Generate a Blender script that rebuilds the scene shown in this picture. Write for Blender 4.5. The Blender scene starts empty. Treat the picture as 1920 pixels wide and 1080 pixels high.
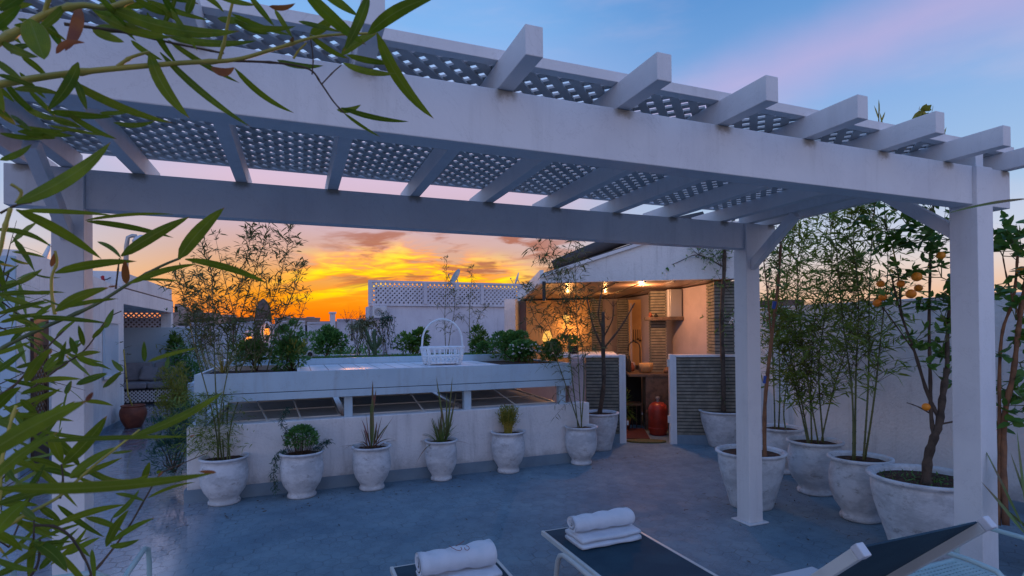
import bpy, math, random
from math import sin, cos, pi, radians, atan2, sqrt, degrees
from mathutils import Vector, Matrix
random.seed(7)
SC = bpy.context.scene
COL = SC.collection
# ------------------------------------------------------------------ camera
FPX, CY, PITCH, ROLL, TH = 1032.134, 616.498, 0.007881, -0.009988, 0.373441
EYE = 1.7
cd = bpy.data.cameras.new("camera"); cam = bpy.data.objects.new("camera", cd); COL.objects.link(cam)
cd.sensor_width = 36; cd.lens = FPX/1920*36; cd.shift_y = (CY-540)/1920; cd.clip_start = .02; cd.clip_end = 3000
_r0 = Vector((1, 0, 0)); _f0 = Vector((0, cos(PITCH), sin(PITCH))); _u0 = Vector((0, -sin(PITCH), cos(PITCH)))
_rr = _r0*cos(ROLL)+_u0*sin(ROLL); _uu = -_r0*sin(ROLL)+_u0*cos(ROLL)
_z = Matrix.Rotation(-TH, 3, 'Z')
_R = Matrix((_z@_rr, _z@_uu, _z@(-_f0))).transposed()
cam.matrix_world = Matrix.Translation((0, 0, EYE)) @ _R.to_4x4()
cd.dof.use_dof = True; cd.dof.focus_distance = 4.5; cd.dof.aperture_fstop = 13
SC.camera = cam
SC.view_settings.view_transform = 'Standard'; SC.view_settings.look = 'None'
SC.view_settings.exposure = .14; SC.view_settings.gamma = 1
SC.cycles.max_bounces = 6; SC.cycles.transparent_max_bounces = 8
SC.render.resolution_x = 1024; SC.render.resolution_y = 576

def s2l(*c):
    return tuple((x/255/12.92 if x/255 < .04045 else ((x/255+.055)/1.055)**2.4) for x in c)+(1,)
# ------------------------------------------------------------------ node helper
class N:
    def __init__(s, nt): s.nt = nt
    def new(s, t, **k):
        n = s.nt.nodes.new(t)
        for a, b in k.items(): setattr(n, a, b)
        return n
    def put(s, inp, v):
        if v is None: return
        if isinstance(v, bpy.types.NodeSocket): s.nt.links.new(v, inp)
        else: inp.default_value = v
    def m(s, op, a, b=None, c=None, clamp=False):
        n = s.new('ShaderNodeMath', operation=op); n.use_clamp = clamp
        s.put(n.inputs[0], a); s.put(n.inputs[1], b); s.put(n.inputs[2], c); return n.outputs[0]
    def vm(s, op, a, b=None, out=0):
        n = s.new('ShaderNodeVectorMath', operation=op); s.put(n.inputs[0], a); s.put(n.inputs[1], b); return n.outputs[out]
    def mix(s, f, a, b, mode='MIX'):
        n = s.new('ShaderNodeMix', data_type='RGBA', blend_type=mode)
        s.put(n.inputs[0], f); s.put(n.inputs[6], a); s.put(n.inputs[7], b); return n.outputs[2]
    def ramp(s, f, st, interp='LINEAR'):
        n = s.new('ShaderNodeValToRGB'); cr = n.color_ramp; cr.interpolation = interp
        while len(cr.elements) < len(st): cr.elements.new(.5)
        for e, (p, c) in zip(cr.elements, st):
            e.position = p; e.color = c if len(c) == 4 else c+(1,)
        s.put(n.inputs[0], f); return n.outputs[0]
    def noise(s, vec, scale, detail=4, rough=.5, dist=0, out=0):
        n = s.new('ShaderNodeTexNoise'); s.put(n.inputs['Vector'], vec)
        n.inputs['Scale'].default_value = scale; n.inputs['Detail'].default_value = detail
        n.inputs['Roughness'].default_value = rough; n.inputs['Distortion'].default_value = dist
        return n.outputs[out]
    def ss(s, x, a, b):   # smoothstep
        n = s.new('ShaderNodeMapRange', interpolation_type='SMOOTHSTEP'); s.put(n.inputs[0], x)
        n.inputs[1].default_value = a; n.inputs[2].default_value = b; return n.outputs[0]
    def comb(s, x, y, z):
        n = s.new('ShaderNodeCombineXYZ'); s.put(n.inputs[0], x); s.put(n.inputs[1], y); s.put(n.inputs[2], z); return n.outputs[0]
# ------------------------------------------------------------------ world: dusk sky
W = bpy.data.worlds.new("World"); SC.world = W; W.use_nodes = True
n = N(W.node_tree); W.node_tree.nodes.clear()
tc = n.new('ShaderNodeTexCoord'); dirv = n.vm('NORMALIZE', tc.outputs['Generated'])
sp = n.new('ShaderNodeSeparateXYZ'); n.put(sp.inputs[0], dirv); X, Y, Z = sp.outputs
el = n.m('MULTIPLY', n.m('ARCSINE', Z), 57.2958)
az = n.m('MULTIPLY', n.m('ARCTAN2', X, Y), 57.2958)
pos = n.m('DIVIDE', el, 50, clamp=True)
def st(*l): return [(e/50, s2l(*c)) for e, c in l]
warm = n.ramp(pos, st((0, (250, 95, 5)), (2, (255, 128, 8)), (4, (252, 158, 22)), (6, (236, 170, 98)), (8, (218, 170, 144)),
                      (10.5, (206, 176, 184)), (15, (213, 188, 212)), (20, (186, 192, 232)), (29, (128, 178, 234)), (45, (92, 142, 212))))
cool = n.ramp(pos, st((0, (222, 160, 128)), (3, (236, 192, 160)), (5.5, (226, 208, 200)), (8, (198, 208, 226)), (12, (164, 194, 228)),
                      (20, (134, 174, 225)), (30, (92, 146, 208)), (45, (78, 128, 196))))
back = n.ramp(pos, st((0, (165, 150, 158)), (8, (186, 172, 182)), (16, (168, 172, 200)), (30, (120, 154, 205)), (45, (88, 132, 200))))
daz = n.m('ABSOLUTE', n.m('SUBTRACT', az, 7))
sky = n.mix(n.ss(daz, 9, 36), warm, cool)
sky = n.mix(n.ss(daz, 80, 118), sky, n.mix(1.0, back, (1.6, 1.6, 1.6, 1), 'MULTIPLY'))  # sky behind the camera brightened as unseen fill for camera-facing faces
# sunset clouds: warped streaks
P0 = n.comb(n.m('MULTIPLY', az, .09), n.m('MULTIPLY', el, .36), 3.7)
wz = n.noise(P0, .9, 3, .5)
P1 = n.comb(n.m('ADD', n.m('MULTIPLY', az, .11), n.m('MULTIPLY', wz, 1.2)), n.m('ADD', n.m('MULTIPLY', el, .62), n.m('ADD', n.m('MULTIPLY', wz, 1.5), n.m('MULTIPLY', az, -.02))), 1.3)
nz = n.noise(P1, 1.5, 6, .56)
win = n.m('MULTIPLY', n.m('MULTIPLY', n.ss(az, -4, 3), n.ss(az, 27, 19)), n.m('MULTIPLY', n.ss(el, 2.4, 4.8), n.ss(n.m('ADD', el, n.m('MULTIPLY', n.m('ABSOLUTE', n.m('SUBTRACT', az, 10)), .16)), 10.6, 7.2)))
orange = n.mix(n.ss(nz, .44, .64), s2l(246, 150, 40), s2l(255, 222, 0))
sky = n.mix(n.m('MULTIPLY', win, n.ss(nz, .38, .52)), sky, n.mix(1.0, orange, (1.35, 1.2, 1, 1), 'MULTIPLY'))
nd = n.noise(n.vm('ADD', P1, (7.3, 2.2, 4)), 1.25, 5, .55)
win2 = n.m('MULTIPLY', n.m('MULTIPLY', n.ss(az, -2, 8), n.ss(az, 34, 22)), n.m('MULTIPLY', n.ss(el, 3.2, 5), n.ss(el, 12.5, 9.5)))
sky = n.mix(n.m('MULTIPLY', n.m('MULTIPLY', win2, n.ss(nd, .50, .62)), .85), sky, s2l(172, 100, 72))
# soft high wisps and the pink streak
d1 = Vector((.586, .727, .356)).normalized(); d2 = Vector((.795, .443, .415)).normalized(); gn = d1.cross(d2).normalized()
dd = n.vm('DOT_PRODUCT', dirv, tuple(gn), out=1)
nw = n.noise(dirv, 5, 4, .55)
band = n.m('ABSOLUTE', n.m('ADD', dd, n.m('MULTIPLY', n.m('SUBTRACT', nw, .5), .07)))
along = n.m('MULTIPLY', n.ss(az, 22, 34), n.ss(el, 40, 26))
sky = n.mix(n.m('MULTIPLY', n.m('MULTIPLY', n.ss(band, .085, -.01), along), .50), sky, s2l(208, 178, 218))
nh = n.noise(n.comb(n.m('MULTIPLY', az, .03), n.m('MULTIPLY', el, .12), 9), 1.4, 5, .6)
sky = n.mix(n.m('MULTIPLY', n.m('MULTIPLY', n.ss(nh, .45, .75), n.ss(el, 5, 9)), .16), sky, s2l(240, 205, 215))
sky = n.mix(n.ss(el, 0, -3), sky, s2l(70, 62, 80))
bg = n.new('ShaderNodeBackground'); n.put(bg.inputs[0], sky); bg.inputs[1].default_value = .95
wo = n.new('ShaderNodeOutputWorld'); n.put(wo.inputs[0], bg.outputs[0])
# low, almost spent sun behind the clouds
sd = bpy.data.lights.new("sun", 'SUN'); sd.energy = .30; sd.angle = radians(4); sd.color = (1, .42, .14)
so = bpy.data.objects.new("sun", sd); COL.objects.link(so)
so.rotation_euler = Vector((-sin(radians(6)), -cos(radians(6)), -.07)).to_track_quat('-Z', 'Y').to_euler()

# ------------------------------------------------------------------ placing helpers (world x along the pergola, y away)
C_, S_ = cos(TH), sin(TH)
def ray(px, py):
    x = px-960; y = py-CY
    a = (x*cos(ROLL)+y*sin(ROLL))/FPX; b = (-x*sin(ROLL)+y*cos(ROLL))/FPX
    yy = cos(PITCH)+b*sin(PITCH); zz = sin(PITCH)-b*cos(PITCH)
    return Vector((a*C_+yy*S_, -a*S_+yy*C_, zz))
def G(px, py, z=0.): d = ray(px, py); t = (z-EYE)/d.z; return Vector((d.x*t, d.y*t, z))
def AX(px, py, x): d = ray(px, py); t = x/d.x; return Vector((x, d.y*t, EYE+d.z*t))
def AY(px, py, y): d = ray(px, py); t = y/d.y; return Vector((d.x*t, y, EYE+d.z*t))
def AT(px, py, D): d = ray(px, py); t = D/d.length; return Vector((d.x*t, d.y*t, EYE+d.z*t))
# diagonal kitchen front: s along it, t into it
DA = radians(-29); DE = Vector((cos(DA), sin(DA), 0)); DN = Vector((-sin(DA), cos(DA), 0)); DO = Vector((4.65, 7.25, 0))
def K(s, t, z): return DO+DE*s+DN*t+Vector((0, 0, z))

# ------------------------------------------------------------------ mesh builder
ROOTS = {}
class MB:
    def __init__(s, xf=None): s.v = []; s.f = []; s.xf = xf
    def add(s, vs, fs):
        o = len(s.v)
        s.v += [tuple(s.xf(*p)) if s.xf else tuple(p) for p in vs]
        s.f += [tuple(i+o for i in f) for f in fs]; return s
    def box(s, x0, x1, y0, y1, z0, z1):
        return s.add([(x0, y0, z0), (x1, y0, z0), (x1, y1, z0), (x0, y1, z0), (x0, y0, z1), (x1, y0, z1), (x1, y1, z1), (x0, y1, z1)],
                     [(3, 2, 1, 0), (4, 5, 6, 7), (0, 1, 5, 4), (1, 2, 6, 5), (2, 3, 7, 6), (3, 0, 4, 7)])
    def bar(s, a, b, w, h, up=(0, 0, 1)):   # rectangular bar a->b
        a, b, up = Vector(a), Vector(b), Vector(up); d = (b-a).normalized(); r = d.cross(up).normalized()*w/2; u = r.cross(d).normalized()*h/2
        vs = [p+q for p in (a, b) for q in (-r-u, r-u, r+u, -r+u)]
        return s.add(vs, [(3, 2, 1, 0), (4, 5, 6, 7), (0, 1, 5, 4), (1, 2, 6, 5), (2, 3, 7, 6), (3, 0, 4, 7)])
    def tube(s, pts, rad, n=6, cap=True):
        pts = [Vector(p) for p in pts]; k = len(pts)
        if not hasattr(rad, '__len__'): rad = [rad]*k
        ref = Vector((0.31, 0.17, .93)); vs = []; prev = None
        for i, p in enumerate(pts):
            d = (pts[min(i+1, k-1)]-pts[max(i-1, 0)]).normalized()
            if prev is None:
                r = d.cross(ref)
                if r.length < .05: r = d.cross(Vector((1, 0, 0)))
            else: r = prev-d*prev.dot(d)
            r.normalize(); prev = r; u = d.cross(r)
            for j in range(n):
                a = 2*pi*j/n; vs.append(p+(r*cos(a)+u*sin(a))*rad[i])
        fs = [(i*n+j, i*n+(j+1) % n, (i+1)*n+(j+1) % n, (i+1)*n+j) for i in range(k-1) for j in range(n)]
        if cap: fs += [tuple(range(n-1, -1, -1)), tuple((k-1)*n+j for j in range(n))]
        return s.add(vs, fs)
    def lathe(s, prof, c=(0, 0, 0), n=28, wob=0):
        vs = []; c = Vector(c)
        for i, (r, z) in enumerate(prof):
            for j in range(n):
                a = 2*pi*j/n; rr = r*(1+wob*sin(2*a+1+z*3))
                vs.append((c.x+rr*cos(a), c.y+rr*sin(a), c.z+z))
        k = len(prof)
        fs = [(i*n+j, i*n+(j+1) % n, (i+1)*n+(j+1) % n, (i+1)*n+j) for i in range(k-1) for j in range(n)]
        fs += [tuple(range(n-1, -1, -1)), tuple((k-1)*n+j for j in range(n))]
        return s.add(vs, fs)
    def ball(s, c, r, n=10, sq=1, seed=0):
        prof = [(max(.0008, r*sin(pi*i/(n-1))), -r*sq*cos(pi*i/(n-1))) for i in range(n)]
        return s.lathe(prof, c, n+2)
    def prism(s, poly, z0, z1):
        k = len(poly)
        return s.add([(x, y, z0) for x, y in poly]+[(x, y, z1) for x, y in poly],
                     [tuple(range(k-1, -1, -1)), tuple(range(k, 2*k))]+[(i, (i+1) % k, k+(i+1) % k, k+i) for i in range(k)])
    def slab(s, pts, d):  # polygon in 3D thickened by vector d
        k = len(pts); d = Vector(d); pts = [Vector(p) for p in pts]
        return s.add(pts+[p+d for p in pts], [tuple(range(k-1, -1, -1)), tuple(range(k, 2*k))]+[(i, (i+1) % k, k+(i+1) % k, k+i) for i in range(k)])
    def leaf(s, b, d, side, L, w, droop=.15, seg=3, fold=0.25):
        b, d, side = Vector(b), Vector(d).normalized(), Vector(side)
        side = (side-d*side.dot(d))
        if side.length < 1e-4: side = d.cross(Vector((.3, .5, .8)))
        side.normalize(); up = side.cross(d)
        if seg <= 3: W_ = ((0, .0), (.28, .5), (.66, .42), (1, 0))
        else: W_ = tuple((i/seg, .5*min(1, sin(min(1, (i/seg)*2.6)*pi/2)**.8)*(1-(i/seg)**2.6)**.9 if 0 < i < seg else 0) for i in range(seg+1))
        vs = []; fs = []; prev = None
        for (t, k) in W_:
            c = b+d*L*t+Vector((0, 0, -1))*droop*L*t*t
            if k == 0: idx = (len(vs),); vs.append(c)
            elif seg <= 3: idx = (len(vs), len(vs)+1); vs += [c-side*w*k+up*fold*w*k, c+side*w*k+up*fold*w*k]
            else: idx = (len(vs), len(vs)+1, len(vs)+2); vs += [c-side*w*k+up*fold*w*k, c, c+side*w*k+up*fold*w*k]
            if prev:
                if len(prev) == 1:
                    fs += [(prev[0], idx[i+1], idx[i]) for i in range(len(idx)-1)]
                elif len(idx) == 1: fs += [(prev[i], prev[i+1], idx[0]) for i in range(len(prev)-1)]
                else: fs += [(prev[i], prev[i+1], idx[i+1], idx[i]) for i in range(len(idx)-1)]
            prev = idx
        return s.add(vs, fs)
    def build(s, name, mat, parent=None, smooth=False, bevel=0, label=None, kind=None):
        me = bpy.data.meshes.new(name)
        if parent is not None: off = ROOTS[parent.name]
        else:
            xs = [p[0] for p in s.v]; ys = [p[1] for p in s.v]; off = Vector(((min(xs)+max(xs))/2, (min(ys)+max(ys))/2, min(p[2] for p in s.v)))
        me.from_pydata([(p[0]-off.x, p[1]-off.y, p[2]-off.z) for p in s.v], [], s.f)
        me.validate(); me.materials.append(mat)
        if smooth: me.polygons.foreach_set('use_smooth', [True]*len(me.polygons))
        o = bpy.data.objects.new(name, me); COL.objects.link(o)
        if parent is not None: o.parent = parent
        else: o.location = off
        ROOTS[o.name] = off
        if bevel:
            b = o.modifiers.new('bevel', 'BEVEL'); b.width = bevel; b.segments = 2; b.limit_method = 'ANGLE'
        if label: o['label'] = label
        if kind: o['kind'] = kind
        return o
def tag(o, label, cat, group=None):
    o['label'] = label; o['category'] = cat
    if group: o['group'] = group
    return o
def thing(name, label, cat, loc, group=None):
    o = bpy.data.objects.new(name, None); COL.objects.link(o); o.location = loc; o.empty_display_size = .1
    ROOTS[o.name] = Vector(loc); return tag(o, label, cat, group)
rnd = random.uniform

# ------------------------------------------------------------------ materials
def mat(name, base, rough=.7, col2=None, nscale=3, amt=1, bump=0, bscale=40, metallic=0, spec=.5, coords='Object', trans=0, lo=.4, hi=.65, stain=None, sscale=1.5, slo=.55, shi=.7, emit=None, es=0, bdist=.01, streak=0, base_dirt=0):
    m = bpy.data.materials.new(name); m.use_nodes = True; nt = m.node_tree; nt.nodes.clear(); k = N(nt)
    out = k.new('ShaderNodeOutputMaterial'); bs = k.new('ShaderNodeBsdfPrincipled')
    tc = k.new('ShaderNodeTexCoord').outputs[coords]
    if coords == 'World': pass
    c = base if len(base) == 4 else base+(1,)
    if col2 is not None:
        c = k.mix(k.ss(k.noise(tc, nscale, 5, .6), lo, hi), c, (col2 if len(col2) == 4 else col2+(1,)))
    if stain is not None:
        c = k.mix(k.m('MULTIPLY', k.ss(k.noise(tc, sscale, 7, .7, .4), slo, shi), amt), c, stain if len(stain) == 4 else stain+(1,))
    if streak:
        c = k.mix(k.m('MULTIPLY', k.ss(k.noise(k.vm('MULTIPLY', tc, (5, 5, .45)), 1.6, 6, .7), .5, .78), streak), c, (.30, .29, .28, 1))
        sz = k.new('ShaderNodeSeparateXYZ'); k.put(sz.inputs[0], tc)
        if base_dirt: c = k.mix(k.m('MULTIPLY', k.ss(k.m('ADD', sz.outputs[2], k.m('MULTIPLY', k.noise(tc, 5, 6, .7), .5)), .52, .30), base_dirt), c, (.27, .26, .25, 1))
        c = k.mix(k.m('MULTIPLY', k.ss(k.m('ABSOLUTE', k.m('SUBTRACT', k.noise(tc, 2.3, 7, .7, .8), .5)), .006, .0), streak*.8), c, (.25, .24, .23, 1))
    k.put(bs.inputs['Base Color'], c); bs.inputs['Roughness'].default_value = rough; bs.inputs['Metallic'].default_value = metallic
    bs.inputs['Specular IOR Level'].default_value = spec
    if emit: bs.inputs['Emission Color'].default_value = emit+(1,); bs.inputs['Emission Strength'].default_value = es
    if bump:
        b = k.new('ShaderNodeBump'); b.inputs['Strength'].default_value = bump; b.inputs['Distance'].default_value = bdist
        k.put(b.inputs['Height'], k.noise(tc, bscale, 5, .6)); k.put(bs.inputs['Normal'], b.outputs[0])
    sh = bs.outputs[0]
    if trans:
        t = k.new('ShaderNodeBsdfTranslucent'); k.put(t.inputs[0], c); mx = k.new('ShaderNodeMixShader'); mx.inputs[0].default_value = trans
        k.put(mx.inputs[1], sh); k.put(mx.inputs[2], t.outputs[0]); sh = mx.outputs[0]
    k.put(out.inputs[0], sh); return m
M = {}
M['paint'] = mat('white_painted_wood', (.745, .735, .735), .55, (.67, .66, .67), 1.7, bump=.25, bscale=55, stain=(.42, .40, .38), sscale=2.2, slo=.62, shi=.78, amt=.4, bdist=.004, streak=.2)
M['stucco'] = mat('white_stucco', (.77, .755, .74), .85, (.68, .67, .665), 1.1, bump=.9, bscale=34, stain=(.45, .45, .47), sscale=1.1, slo=.56, shi=.78, amt=.55, streak=.40, base_dirt=.6)
M['stucco_far'] = mat('aged_white_render', (.66, .64, .68), .9, (.55, .53, .58), .6, bump=.3, bscale=12, streak=.4)
M['bluewall'] = mat('pale_blue_render', (.45, .56, .64), .85, (.38, .50, .58), .9, bump=.4, bscale=30)
M['skirt'] = mat('grey_skirting_tile', (.19, .27, .33), .45, (.15, .22, .28), 3, bump=.1)
M['fascia'] = mat('painted_metal_fascia', (.46, .60, .68), .45, (.40, .54, .63), 1.3, bump=.12, bscale=20, stain=(.33, .38, .42), sscale=2.5, slo=.6, shi=.8, amt=.5, streak=.4)
M['groove'] = mat('dark_joint', (.03, .035, .04), .8)
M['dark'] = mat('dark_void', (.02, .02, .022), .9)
M['terra'] = mat('terracotta', (.25, .065, .03), .6, (.16, .04, .02), 6, bump=.2)
M['soil'] = mat('dark_soil', (.045, .022, .012), .95, (.10, .045, .025), 25, bump=1, bscale=60, bdist=.02)
M['wood'] = mat('warm_wood', (.20, .10, .05), .5, (.12, .06, .03), 6, bump=.2)
M['darkwood'] = mat('dark_wood', (.07, .03, .018), .5, (.04, .02, .012), 6)
M['bark'] = mat('grey_brown_bark', (.10, .07, .05), .9, (.05, .035, .025), 12, bump=.9, bscale=50)
M['barkwarm'] = mat('tan_bark', (.28, .13, .06), .8, (.16, .075, .04), 9, bump=.6, bscale=50)
M['culm'] = mat('green_bamboo_culm', (.12, .13, .035), .5, (.07, .085, .025), 9)
M['culmy'] = mat('yellow_bamboo_culm', (.42, .33, .05), .45, (.26, .23, .03), 12)
M['twig'] = mat('brown_twig', (.10, .06, .03), .8, (.05, .032, .02), 12)
M['lbam'] = mat('bamboo_leaf', (.14, .22, .025), .6, (.21, .26, .035), 5, trans=.35, stain=(.16, .12, .03), sscale=3, slo=.62, shi=.75, amt=.6)
M['lfar'] = mat('dusty_bamboo_leaf', (.08, .11, .025), .6, (.13, .13, .04), 4, trans=.3, stain=(.16, .11, .04), sscale=2, slo=.55, shi=.7, amt=.6)
M['lcit'] = mat('citrus_leaf', (.08, .19, .03), .45, (.13, .25, .035), 5, trans=.4)
M['lbush'] = mat('bush_leaf', (.07, .20, .045), .5, (.11, .26, .05), 9, trans=.25)
M['lyel'] = mat('yellow_green_leaf', (.26, .25, .03), .55, (.18, .21, .03), 7, trans=.3)
M['lgrey'] = mat('grey_green_leaf', (.22, .27, .17), .7, (.30, .33, .22), 6, trans=.2)
M['lfern'] = mat('fern_leaf', (.02, .085, .06), .5, (.035, .11, .06), 7, trans=.3)
M['lred'] = mat('red_green_blade', (.24, .07, .055), .5, (.10, .14, .04), 4, trans=.2)
M['lblade'] = mat('grass_blade', (.13, .20, .05), .5, (.20, .13, .07), 3, trans=.2)
M['cactus'] = mat('cactus_green', (.035, .075, .03), .6, (.05, .1, .04), 20, bump=.5)
M['leafbig'] = mat('broad_bamboo_leaf', (.12, .21, .008), .55, (.20, .28, .010), 14, trans=.42, spec=.25, stain=(.30, .26, .03), sscale=11, slo=.6, shi=.72, amt=.5)
M['leafdry'] = mat('dry_bamboo_leaf', (.35, .12, .02), .6, (.22, .06, .02), 12, trans=.3)
M['leafshade'] = mat('dark_shade_leaf', (.10, .07, .04), .8, (.05, .035, .025), 12)
M['orange'] = mat('orange_peel', (.95, .31, .012), .5, (.9, .22, .008), 6, bump=.3, bscale=120, bdist=.003)
M['flower'] = mat('white_petal', (.75, .72, .70), .6, trans=.2)
M['sling'] = mat('dark_sling_fabric', (.009, .042, .068), .8, (.018, .06, .088), 4, bump=.8, bscale=420, bdist=.002)
M['alu'] = mat('white_powder_coated_tube', (.62, .62, .58), .35, (.55, .56, .53), 6)
M['towel'] = mat('white_terry', (.83, .87, .94), .95, (.77, .82, .89), 14, bump=1, bscale=260, bdist=.006)
M['thread'] = mat('rust_thread', (.28, .10, .08), .8)
M['mint'] = mat('pale_mint_metal', (.42, .56, .54), .4, (.36, .50, .50), 8)
M['wicker'] = mat('white_wicker', (.80, .85, .88), .6, (.7, .76, .8), 20)
M['gas'] = mat('red_painted_steel', (.36, .03, .012), .45, (.25, .02, .01), 9)
M['brick'] = mat('stacked_slate_brick', (.20, .185, .145), .85, (.28, .255, .20), 9, bump=.8, bscale=40)
M['salmon'] = mat('plaster_salmon', (.50, .40, .40), .85, (.42, .34, .34), 1.4, bump=.3, bscale=30)
M['ochre'] = mat('ochre_plaster', (.60, .36, .15), .85, (.52, .3, .12), 1.4, bump=.3, bscale=30)
M['ceil'] = mat('varnished_ceiling_boards', (.32, .21, .14), .3, (.24, .15, .1), 5)
M['stone'] = mat('brown_stone', (.15, .10, .07), .4, (.08, .055, .04), 14, bump=.3)
M['metal'] = mat('brushed_steel', (.42, .40, .39), .4, metallic=.6)
M['glass'] = mat('dusty_glass_pane', (.50, .52, .53), .5, (.60, .60, .58), 1.5, spec=.25)
M['rooftile'] = mat('dark_roof_covering', (.05, .045, .045), .6, (.08, .06, .05), 6, bump=.4)
M['plastic'] = mat('white_plastic', (.58, .58, .60), .4)
M['cushion'] = mat('grey_cushion_fabric', (.30, .29, .31), .95, (.24, .24, .26), 5, bump=.3, bscale=120)
M['mat'] = mat('green_brown_coir', (.10, .10, .03), .95, (.16, .12, .04), 30, bump=1, bscale=90)
M['black'] = mat('black_plastic', (.02, .02, .02), .5)
M['bluetape'] = mat('blue_tie', (.02, .08, .35), .5)
M['redcloth'] = mat('red_cloth', (.45, .02, .03), .8)
M['city'] = mat('city_render', (.35, .27, .24), .9, (.24, .18, .17), .4)
M['citydark'] = mat('city_dark_render', (.16, .10, .08), .9, (.1, .07, .06), .4)
M['cityground'] = mat('city_ground', (.10, .08, .08), .95, (.15, .12, .11), .05)
def lamp_mat(name, col, s):
    m = bpy.data.materials.new(name); m.use_nodes = True; nt = m.node_tree; nt.nodes.clear(); k = N(nt)
    e = k.new('ShaderNodeEmission'); e.inputs[0].default_value = col+(1,); e.inputs[1].default_value = s
    o = k.new('ShaderNodeOutputMaterial'); k.put(o.inputs[0], e.outputs[0]); return m
M['glow'] = lamp_mat('lit_lamp_shade', (1, .50, .10), 1.1)
M['bulb'] = lamp_mat('lit_orange_bulb', (1, .28, .03), 2.2)
def leaf_mat(name, c1, c2, dry=(.35, .16, .05)):
    m = bpy.data.materials.new(name); m.use_nodes = True; nt = m.node_tree; nt.nodes.clear(); k = N(nt)
    o = k.new('ShaderNodeOutputMaterial'); b = k.new('ShaderNodeBsdfPrincipled'); tc = k.new('ShaderNodeTexCoord').outputs['Object']
    u = k.new('ShaderNodeAttribute', attribute_name='across').outputs['Fac']; v = k.new('ShaderNodeAttribute', attribute_name='along').outputs['Fac']
    idn = k.new('ShaderNodeAttribute', attribute_name='leafid').outputs['Fac']
    c = k.mix(idn, c1+(1,), c2+(1,)); c = k.mix(k.m('MULTIPLY', k.ss(k.noise(tc, 16, 5, .65), .45, .7), .5), c, tuple(x*1.5 for x in c2)+(1,))
    au = k.m('ABSOLUTE', k.m('SUBTRACT', u, 1)); vein = k.m('SINE', k.m('MULTIPLY', u, 42))
    c = k.mix(k.m('MULTIPLY', k.ss(vein, .2, 1), .22), c, tuple(x*.45 for x in c1)+(1,))
    c = k.mix(k.m('MULTIPLY', k.ss(au, .10, .03), .65), c, (.22, .28, .05, 1))
    tip = k.ss(k.m('ADD', v, k.m('MULTIPLY', k.m('SUBTRACT', k.noise(tc, 30, 4, .6), .5), .25)), k.m('SUBTRACT', 1.03, k.m('MULTIPLY', idn, .16)) if False else .93, 1.0)
    c = k.mix(k.m('MULTIPLY', tip, .85), c, dry+(1,))
    edge = k.m('MULTIPLY', k.ss(au, .82, 1), k.ss(k.noise(tc, 22, 4, .6), .45, .6)); c = k.mix(k.m('MULTIPLY', edge, .6), c, (.30, .24, .06, 1))
    k.put(b.inputs[0], c); b.inputs['Roughness'].default_value = .5; b.inputs['Specular IOR Level'].default_value = .3
    bu = k.new('ShaderNodeBump'); bu.inputs['Strength'].default_value = .35; bu.inputs['Distance'].default_value = .001; k.put(bu.inputs['Height'], vein); k.put(b.inputs['Normal'], bu.outputs[0])
    t = k.new('ShaderNodeBsdfTranslucent'); k.put(t.inputs[0], c); mx = k.new('ShaderNodeMixShader'); mx.inputs[0].default_value = .42; k.put(mx.inputs[1], b.outputs[0]); k.put(mx.inputs[2], t.outputs[0]); k.put(o.inputs[0], mx.outputs[0]); return m
M['leafbig'] = leaf_mat('broad_bamboo_leaf', (.075, .14, .004), (.17, .235, .008))
M['lath'] = mat('shaded_white_lath', (.56, .55, .54), .7, (.46, .45, .44), 5, bump=.2)  # greyer copy of the white paint, puts shade on the lattice underside by colour
# pots: whitewashed clay with worn patches
def pot_mat():
    m = bpy.data.materials.new('whitewashed_clay'); m.use_nodes = True; nt = m.node_tree; nt.nodes.clear(); k = N(nt)
    o = k.new('ShaderNodeOutputMaterial'); b = k.new('ShaderNodeBsdfPrincipled'); tc = k.new('ShaderNodeTexCoord').outputs['Object']
    oi = k.new('ShaderNodeObjectInfo').outputs['Random']
    v = k.vm('ADD', tc, k.comb(k.m('MULTIPLY', oi, 31), k.m('MULTIPLY', oi, 17), 0))
    vs = k.vm('MULTIPLY', v, (1, 1, 1.7))
    c = k.mix(k.ss(k.noise(vs, 4, 9, .72, .1), .40, .62), (.66, .68, .70, 1), (.46, .48, .50, 1))
    c = k.mix(k.m('MULTIPLY', k.ss(k.noise(vs, 9, 9, .78, .15), .55, .66), .75), c, (.25, .245, .24, 1))
    c = k.mix(k.m('MULTIPLY', k.ss(k.noise(v, 3.2, 8, .7, .5), .56, .66), .5), c, (.78, .79, .8, 1))
    k.put(b.inputs['Base Color'], c); b.inputs['Roughness'].default_value = .75
    bu = k.new('ShaderNodeBump'); bu.inputs['Strength'].default_value = .6; bu.inputs['Distance'].default_value = .012
    k.put(bu.inputs['Height'], k.noise(vs, 14, 6, .7)); k.put(b.inputs['Normal'], bu.outputs[0]); k.put(o.inputs[0], b.outputs[0]); return m
M['pot'] = pot_mat()
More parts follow.
